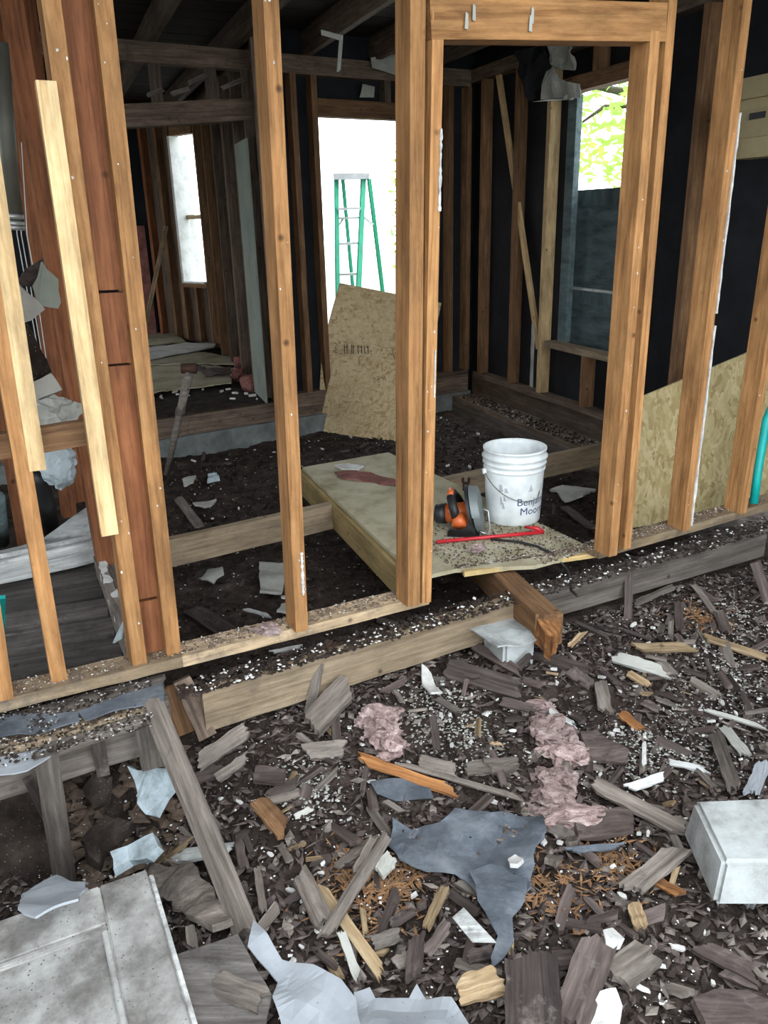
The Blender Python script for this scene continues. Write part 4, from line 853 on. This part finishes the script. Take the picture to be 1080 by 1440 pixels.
# pink insulation
for i, (x, y, rx, ry, rz, lab) in enumerate(((533, 1020, .065, .05, .06, 'pale pink insulation clump below the stake'), (548, 1048, .05, .04, .04, 'pink insulation tuft above the split orange stick'),
        (775, 1038, .075, .06, .06, 'curled pink insulation roll in the rubble'), (758, 998, .05, .03, .03, 'pale pink insulation shred above the curled roll'),
        (792, 1062, .06, .05, .04, 'pink insulation tuft right below the curled roll'), (778, 1105, .055, .07, .04, 'pale pink insulation strip above the felt sheet'), (815, 1155, .095, .045, .035, 'wide pink insulation clump beside the felt sheet'), (780, 1140, .06, .05, .03, 'flattened pink insulation at the felt corner'),
        (672, 772, .03, .02, .015, 'tiny pink insulation tuft on the plywood by the pry bar'), (375, 885, .04, .025, .02, 'tiny pale insulation tuft on the bottom plate'))):
    p = GD(x, y, .02) if i < 8 else G(x, y, .02 if i == 8 else .055)
    tag(clump('insulation', p, rx, ry, rz, 'pink', seed=i + 20, amp=.8, freq=20, sub=5 if i < 8 else 3), lab, 'insulation')
# ================================================================== PLANKS PLACED ONE BY ONE
PL_LIST = [
 (432, 1026, 495, 959, 36, 'grey', .14, 'wide grey board leaning against the rim joist'), (448, 938, 476, 902, 20, 'orange', .20, 'short rotten orange stub on the rim joist'),
 (424, 1058, 494, 1052, 20, 'grey', .05, 'blunt grey board end beside the pale insulation'), (500, 1064, 648, 1116, 13, 'orange', .05, 'long split orange stick in the rubble'),
 (556, 1072, 744, 1126, 6, 'grey', .06, 'long thin pale lath beside the split orange stick'), (620, 938, 742, 974, 26, 'dark', .05, 'wide dark board below the small pier'),
 (583, 1070, 648, 1086, 18, 'grey', .05, 'grey board piece behind the thin lath'), (648, 1082, 736, 1075, 18, 'grey', .04, 'grey board piece left of the curled insulation'),
 (747, 918, 836, 947, 15, 'dark', .05, 'dark board right of the small pier'), (797, 940, 836, 968, 15, 'dark', .05, 'short dark board below the broken joist end'),
 (843, 955, 853, 1006, 18, 'grey', .06, 'short upright grey board in the rubble'), (858, 922, 946, 948, 15, 'drywall', .06, 'pale flaking board with a grey upper face'),
 (889, 911, 980, 911, 12, 'tan', .05, 'pale weathered board below the dark stake'), (985, 894, 1090, 929, 9, 'tan', .05, 'long pale lath at the right of the rubble'),
 (952, 845, 957, 892, 10, 'dark', .06, 'brown upright slat near the right rim joist'), (972, 818, 1010, 868, 8, 'grey', .06, 'thin grey slat sloping from the rim joist'),
 (1010, 860, 1022, 892, 14, 'dark', .05, 'short dark slat end'), (890, 850, 954, 822, 8, 'grey', .05, 'thin grey slat along the rim joist'),
 (799, 911, 823, 887, 7, 'tan', .05, 'short yellowish splinter below the broken joist'), (880, 944, 914, 966, 9, 'tan', .05, 'short tan splinter under the flaking board'),
 (984, 996, 1085, 1026, 5, 'drywall', .05, 'thin pale lath across the grey ground'), (1015, 1020, 1054, 1067, 13, 'drywall', .06, 'pale grey flat slat above the footing block'),
 (906, 1040, 906, 1082, 5, 'white', .05, 'short white stick standing in the rubble'), (828, 1098, 972, 1174, 18, 'grey', .07, 'long mossy grey board pointing at the footing block'),
 (1004, 1026, 1036, 1116, 17, 'grey', .06, 'grey board sloping down to the footing block'), (1055, 1120, 1078, 1066, 16, 'feltgrey', .07, 'blue-grey board beside the footing block'),
 (680, 1076, 734, 1073, 16, 'grey', .05, 'grey stub left of the pink insulation'), (769, 998, 810, 1020, 6, 'white', .09, 'white lath across the pale pink shred'),
 (882, 1256, 962, 1188, 21, 'grey', .09, 'grey board with a splintered end over the yellow chips'), (796, 1197, 882, 1189, 7, 'feltblue', .06, 'thin blue-grey strip right of the felt sheet'),
 (752, 1470, 747, 1334, 64, 'dark', .13, 'very wide dark board standing at the bottom of the rubble'), (796, 1450, 848, 1308, 42, 'dark', .12, 'wide dark board leaning beside the widest board'),
 (858, 1378, 918, 1336, 32, 'grey', .07, 'split grey board block with a yellow crack'), (978, 1328, 1072, 1376, 18, 'dark', .05, 'dark board lying right of the split block'),
 (1012, 1364, 1072, 1388, 11, 'dark', .04, 'narrow dark board below another dark board'), (889, 1268, 904, 1310, 17, 'tan', .06, 'crumbling tan chunk of rotten wood'),
 (918, 1236, 962, 1260, 11, 'orange', .05, 'short orange-brown splinter under the grey board'), (640, 1396, 712, 1374, 28, 'tan', .10, 'pale yellow broken timber end beside the grey felt'),
 (453, 1322, 552, 1164, 15, 'grey', .12, 'long grey lath standing diagonally across the pile'), (496, 1232, 530, 1171, 10, 'grey', .10, 'short grey lath behind the diagonal lath'),
 (418, 1222, 463, 1310, 25, 'grey', .08, 'broad grey board left of the diagonal lath'), (444, 1240, 545, 1380, 15, 'tan', .06, 'long yellow-edged board crossing below the diagonal lath'),
 (530, 1229, 554, 1202, 20, 'drywall', .08, 'short pale splintered block by the felt corner'), (478, 1305, 506, 1382, 11, 'drywall', .08, 'pale splintered stick in front of the crossing board'),
 (509, 1274, 515, 1318, 7, 'tan', .06, 'short pale splinter pair standing upright'), (580, 1384, 587, 1308, 19, 'dark', .10, 'dark pointed board standing in the pile'),
 (596, 1310, 630, 1240, 13, 'tan', .10, 'yellow-faced split board below the felt sheet'), (596, 1346, 634, 1294, 15, 'dark', .08, 'dark board beside the pointed board'),
 (520, 1330, 568, 1312, 15, 'grey', .05, 'short grey slat in the stacked bits'), (553, 1358, 582, 1344, 14, 'grey', .05, 'short grey slat beside the pointed board'), (546, 1302, 582, 1280, 12, 'dark', .06, 'short dark slat above the stacked bits'),
 (655, 1347, 697, 1338, 14, 'dark', .05, 'short dark block under the white flashing'), (360, 1122, 404, 1174, 24, 'studb', .05, 'brown split board left of the felt sheet'), (412, 1150, 440, 1136, 6, 'drywall', .05, 'small pale splinter near the brown split board'),
 (218, 1208, 332, 1194, 15, 'white', .07, 'flaking white board crossing under the long plank'), (205, 1228, 272, 1178, 6, 'tan', .09, 'thin tan stick across the white board'), (212, 1240, 246, 1226, 7, 'drywall', .09, 'pale pointed splinter above the door corner'),
 (288, 1378, 378, 1412, 26, 'grey', .12, 'grey block with a yellow edge lying on the metal tray'), (272, 1078, 358, 1020, 20, 'grey', .07, 'pale grey splintered board right of the long plank'), (300, 1098, 352, 1062, 12, 'grey', .06, 'narrow grey board below the pale splintered board'),
 (268, 1098, 322, 1080, 14, 'dark', .04, 'dark slat near the long plank'), (470, 1000, 475, 1050, 12, 'dark', .06, 'dark upright slat by the pale insulation'), (535, 975, 575, 955, 9, 'dark', .05, 'dark slat below the rim joist'), (612, 980, 650, 1004, 9, 'grey', .05, 'grey slat under the plaster shard'),
 (660, 905, 740, 950, 12, 'dark', .08, 'dark slat leaning to the small pier'), (268, 856, 335, 900, 20, 'dark', .10, 'dark plank lying in the dirt behind the bottom plate'), (342, 856, 385, 868, 5, 'white', .10, 'thin white lath behind the bottom plate'),
 (250, 700, 282, 742, 12, 'grey', .05, 'grey board end near the floor joist'), (792, 712, 836, 745, 10, 'grey', .06, 'grey plank on dirt right of the bucket'), (700, 655, 752, 668, 8, 'dark', .05, 'dark plank behind the bucket'),
 (378, 918, 430, 908, 5, 'plaster', .14, 'white lath scrap on the rim joist top'), (690, 1050, 712, 1110, 10, 'dark', .04, 'dark slat left of curled insulation'), (870, 1000, 905, 1030, 11, 'orange', .03, 'rotten orange chip on grey ground'),
 (930, 1000, 900, 985, 9, 'dark', .04, 'dark chip on the grey ground'), (700, 985, 760, 1000, 12, 'dark', .04, 'dark slat above the pink shred'), (330, 1160, 345, 1230, 12, 'dark', .05, 'dark slat right of the long plank'),
 (360, 1215, 372, 1290, 9, 'grey', .05, 'grey edge slat above the pale felt'), (880, 1110, 940, 1090, 10, 'white', .04, 'white trim strip above the mossy board'), (935, 1070, 1000, 1085, 7, 'white', .04, 'thin white trim left of the sloping board'),
]
for (x0, y0, x1, y1, wpx, mat, dz, lab) in PL_LIST:
    a = GD(x0, y0, dz * .45 + .01); b = GD(x1, y1, dz * .55 + .01)
    wd = max(.012, wpx * slant((a + b) / 2) / FPX * (1.15 if abs(x1 - x0) > abs(y1 - y0) else 1.0))
    th = min(.035, max(.008, wd * .30)); L = (b - a).length
    upn = (ZU * .8 - ray((x0 + x1) / 2, (y0 + y1) / 2).normalized() * .6 + Vector((random.uniform(-.25, .25), random.uniform(-.25, .25), 0)))
    o = beam('broken_board', a, b, upn, wd, th, mat, None, j0=min(.05, L * .2), j1=min(.07, L * .28), warp=.0015, rough=min(.003, wd * .08), k=8, n=6)
    tag(o, lab, 'board')
# ================================================================== SCATTERED PIECES
rng = random.Random(11)
def inframe(p, m=10): x, y = proj(p); return -m < x < 1080 + m and 0 < y < 1440 + m
def blocked(x, y):  # keep the felt sheets, door and block fairly clear
    return (548 < x < 760 and 1150 < y < 1250) or (690 < x < 745 and 1250 < y < 1330) or (x < 262 and y > 1225) or (360 < x < 650 and y > 1390) or (x > 980 and 1120 < y < 1230) or (x < 235 and 940 < y < 1290)
def front_spot():
    while True:
        p = Vector((rng.uniform(-.75, 2.6), rng.uniform(1.25, 3.9), 0)); s = s1(p.x, p.y)
        if s < .16: continue
        p.z = zg(p.x, p.y); q = proj(p)
        if inframe(p, 60) and not blocked(*q): return p
def rear_spot():
    while True:
        p = Vector((rng.uniform(-1.6, 1.7), rng.uniform(2.3, 7.3), 0)); s = s1(p.x, p.y)
        if s > -.12 or (p - COR).dot(RWN) < .45 or (p - BKA).dot(BKN) < .25: continue
        p.z = zg(p.x, p.y)
        if inframe(p): return p
protos = []
for i in range(10):
    L = rng.uniform(.07, .2); wd = rng.uniform(.015, .045); v, f = plank_mesh(L, wd, rng.uniform(.006, .014), L * .2, L * .25, 3, 2, .001, .002, rng); v = [(q[0] - L / 2, q[1], q[2]) for q in v]
    me = bpy.data.meshes.new('board_scrap'); me.from_pydata(v, [], f); me.update(); protos.append(me)
LM = (((715, 905), 'near the small pier'), ((1030, 1170), 'near the footing block'), ((655, 1200), 'around the large felt sheet'), ((785, 1050), 'near the curled pink insulation'), ((540, 1030), 'near the pale pink insulation clump'),
      ((500, 1240), 'around the diagonal lath'), ((780, 1400), 'around the widest board'), ((330, 1250), 'beside the long plank'), ((340, 1040), 'below the corner post end of the rim joist'), ((930, 830), 'along the grey rim joist'),
      ((860, 935), 'near the pale flaking board'), ((900, 1000), 'on the grey ash-stained ground'), ((880, 1230), 'around the splintered grey board'), ((440, 1400), 'beside the smooth pale felt'), ((600, 1340), 'around the dark pointed board'), ((1010, 1360), 'near the brown boards below the footing block'), ((400, 1130), 'near the brown split board'), ((1030, 980), 'near the thin pale lath'), ((590, 1100), 'beside the split orange stick'))
def near(p):
    x, y = proj(p); return min(LM, key=lambda q: (q[0][0] - x) ** 2 + (q[0][1] - y) ** 2)[1]
def copies(n, matname, name, label, cat, group, spot, meshes, zoff=.012, tilt=.35, smin=.7, smax=1.3):
    ms = []
    for m in meshes:
        m2 = m.copy(); m2.materials.clear(); m2.materials.append(MT[matname]); ms.append(m2)
    for i in range(n):
        p = spot(); o = bpy.data.objects.new(name, rng.choice(ms)); COL.objects.link(o)
        o.location = p + ZU * (zoff + rng.uniform(0, .015)); o.rotation_euler = (rng.gauss(0, tilt), rng.gauss(0, tilt), rng.uniform(0, 6.283)); s = rng.uniform(smin, smax); o.scale = (s, s, s)
        if spot is front_spot: ph = near(p); tag(o, label.replace('in the rubble', ph), cat, group + ', ' + ph)
        else: tag(o, label, cat, group)
copies(150, 'dark', 'board_scrap', 'small dark splintered board scrap lying loose in the rubble', 'scrap', 'dark board scraps in the rubble', front_spot, protos)
copies(75, 'grey', 'board_scrap', 'small grey splintered board scrap lying loose in the rubble', 'scrap', 'grey board scraps in the rubble', front_spot, protos)
copies(30, 'tan', 'wood_splinter', 'small pale tan wood splinter lying loose in the rubble', 'splinter', 'tan splinters in the rubble', front_spot, protos, smin=.4, smax=.8)
copies(35, 'dark', 'board_scrap', 'small dark board scrap on the dirt behind the partition', 'scrap', 'dark scraps behind the partition', rear_spot, protos)
chips = []
for i in range(8):
    n = rng.randint(4, 6); r = rng.uniform(.010, .020); a0 = rng.uniform(0, 6)
    pts = [(1.5 * r * rng.uniform(.4, 1.3) * math.cos(a0 + k * 6.283 / n), .8 * r * rng.uniform(.5, 1.2) * math.sin(a0 + k * 6.283 / n)) for k in range(n)]; t = rng.uniform(.003, .006)
    v = [(x, y, t) for x, y in pts] + [(x, y, -t) for x, y in pts]; f = [list(range(n)), list(range(2 * n - 1, n - 1, -1))] + [(k, n + k, n + (k + 1) % n, (k + 1) % n) for k in range(n)]
    me = bpy.data.meshes.new('plaster_chip'); me.from_pydata(v, [], f); me.update(); chips.append(me)
copies(210, 'plaster', 'plaster_chip', 'small white plaster chip lying loose in the rubble', 'plaster chip', 'white plaster chips in the rubble', front_spot, chips, zoff=.014, tilt=.25, smin=.3, smax=.95)
copies(70, 'plaster', 'plaster_chip', 'small white plaster chip on the dirt behind the partition', 'plaster chip', 'white plaster chips behind the partition', rear_spot, chips, zoff=.014, smin=.6, smax=1.4)
def far_spot():
    while True:
        p = BKA + BKD * rng.uniform(-.6, 1.2) - BKN * rng.uniform(.1, 1.6); p.z = -.03
        if inframe(p): return p
copies(60, 'plaster', 'plaster_chip', 'white plaster bit on the dark far room floor', 'plaster chip', 'white plaster bits on the far room floor', far_spot, chips, zoff=.008, tilt=.1, smin=.8, smax=2.0)
def stuff(name, n, mat, label, cat, spot, smin, smax, zoff=.0, elong=1.0):
    v = []; f = []
    for i in range(n):
        p = spot() + ZU * zoff; s = rng.uniform(smin, smax); k = len(v)
        a = Vector((rng.gauss(0, 1), rng.gauss(0, 1), rng.gauss(0, .3))).normalized(); b = ZU.cross(a).normalized(); c = a.cross(b)
        a = a * s * elong * rng.uniform(.7, 1.3); b = b * s * rng.uniform(.5, 1); c = c * s * rng.uniform(.25, .6)
        v += [p + a, p - a * .9 + b * .3, p + b, p - b, p + c, p - c]
        f += [(k, k + 2, k + 4), (k + 2, k + 1, k + 4), (k + 1, k + 3, k + 4), (k + 3, k, k + 4), (k + 2, k, k + 5), (k + 1, k + 2, k + 5), (k + 3, k + 1, k + 5), (k, k + 3, k + 5)]
    me = bpy.data.meshes.new(name); me.from_pydata([tuple(q) for q in v], [], f); me.update(); me.materials.append(MT[mat]); o = bpy.data.objects.new(name, me); COL.objects.link(o); tag(o, label, cat, kind='stuff'); return o
def anyf():
    while True:
        p = Vector((rng.uniform(-1.5, 3.2), rng.uniform(1.0, 4.1), 0))
        if s1(p.x, p.y) < .05: continue
        p.z = zg(p.x, p.y)
        if inframe(p, 420): return p
stuff('dirt_clods', 13500, 'clod', 'crumbly dark dirt clods covering the foreground', 'dirt', anyf, .006, .022, .008)
stuff('brown_fragments', 5600, 'dark', 'small brown wood fragments mixed into the foreground dirt', 'rubble', anyf, .006, .019, .012, 1.5)
stuff('grey_fragments', 1900, 'grey', 'small grey dusty fragments mixed into the foreground dirt', 'rubble', anyf, .006, .020, .014, 1.4)
stuff('wood_shreds', 3800, 'dark', 'fine dark wood shreds over the foreground dirt', 'wood shreds', anyf, .004, .009, .014, 4.0)
def whi():
    while True:
        c = rng.choice(((1000, 1000, .2), (1030, 945, .18), (880, 1065, .14), (960, 1060, .16), (650, 1040, .14), (610, 1000, .14), (430, 1110, .1), (1040, 870, .2))); p = GD(c[0], c[1]); p.x += rng.gauss(0, c[2] * .6); p.y += rng.gauss(0, c[2] * .6); p.z = zg(p.x, p.y)
        if s1(p.x, p.y) > .15: return p
stuff('plaster_dust', 2600, 'drywall', 'drifts of pale plaster dust and bits in the foreground', 'plaster crumbs', whi, .002, .009, .016)
def pit():
    p = G(rng.uniform(90, 260), rng.uniform(1090, 1240), -.5); p.z = zg(p.x, p.y); return p
stuff('pit_rubble', 260, 'joist', 'dark rubble chunks heaped in the pit', 'rubble', pit, .015, .05, .03)
stuff('pit_crumbs', 160, 'plaster', 'white crumbs scattered in the pit', 'plaster crumbs', pit, .002, .008, .06)
def yel():
    while True:
        c = rng.choice(((520, 1265, .13), (770, 1260, .12), (860, 1215, .10), (550, 1240, .08), (985, 870, .10), (505, 1225, .07))); p = GD(c[0], c[1]); p.x += rng.gauss(0, c[2] * .6); p.y += rng.gauss(0, c[2] * .6); p.z = zg(p.x, p.y); return p
stuff('yellow_shreds', 1300, 'studb', 'rotted yellow wood shreds between the boards', 'wood shreds', yel, .003, .007, .016, 4.0)
stuff('plaster_crumbs', 3600, 'plaster', 'fine white plaster crumbs over the foreground rubble', 'plaster crumbs', anyf, .002, .0055, .018)
stuff('dirt_clods', 5000, 'clod', 'crumbly dirt clods on the ground behind the partition', 'dirt', rear_spot, .008, .028, .006)
stuff('plaster_crumbs', 900, 'plaster', 'fine white plaster crumbs on the ground behind the partition', 'plaster crumbs', rear_spot, .003, .009, .016)
def platespot():
    while True:
        u = rng.uniform(-.1, 3.7); o = rng.uniform(-.095, -.01); p = at1(u, .044, 0)
        seg = None
        for (x0, y0, x1, y1) in ((0, 1002, 258, 938), (258, 938, 604, 850), (842, 786, 1080, 718)):
            a, b = G(x0, y0), G(x1, y1)
            if u1(a) - .3 <= u <= u1(b) + .02: d = (b - a).normalized(); nn = Vector((d.y, -d.x, 0)); t = (u - u1(a)) / max(.01, d.dot(W1D)); seg = a + d * t + nn * o; 
        if seg is not None: seg.z = .043; return seg
stuff('plate_dirt', 1500, 'joist', 'dark grit lying along the bottom plate', 'grit', platespot, .003, .009); stuff('plate_crumbs', 650, 'plaster', 'white plaster crumbs along the bottom plate', 'plaster crumbs', platespot, .0015, .0045, .003)
def subspot(): return G(rng.uniform(-10, 225), 0, -.02) if False else (lambda t, k: G(t, 1040 - .27 * t + k, -.024))(rng.uniform(-5, 215), rng.uniform(-45, 38))
stuff('subfloor_crumbs', 420, 'plaster', 'white crumbs strewn over the subfloor remnant', 'plaster crumbs', subspot, .0015, .006); stuff('subfloor_grit', 800, 'clod', 'dark grit strewn over the subfloor remnant', 'grit', subspot, .003, .009)
def plyspot():
    a, b = rng.random(), rng.random() ** 2 * .35; p = pE_.lerp(pC_, a).lerp(pA.lerp(pB, a), b); p.z = .003; return p
stuff('plywood_crumbs', 260, 'plaster', 'white crumbs along the front of the plywood', 'plaster crumbs', plyspot, .002, .008); stuff('plywood_grit', 1500, 'joist', 'brown grit along the front of the plywood', 'grit', plyspot, .002, .008)
def rimspot(): 
    x = rng.uniform(250, 1080); return G(x, 975 - (x - 284) * .283 + rng.uniform(-24, 0), -.055)
stuff('rim_grit', 2200, 'clod', 'dark grit between the plate and the rim joists', 'grit', rimspot, .004, .014); stuff('rim_crumbs', 260, 'plaster', 'white crumbs between the plate and the rim joists', 'plaster crumbs', rimspot, .003, .010, .006)
def ledspot(): p = COR + RWD * rng.uniform(.2, 3.0) + RWN * rng.uniform(.0, .2); p.z = -.215; return p
stuff('ledge_grit', 500, 'clod', 'grit on the ledge below the window', 'grit', ledspot, .006, .02); stuff('ledge_crumbs', 160, 'plaster', 'pale crumbs on the ledge below the window', 'plaster crumbs', ledspot, .004, .012)
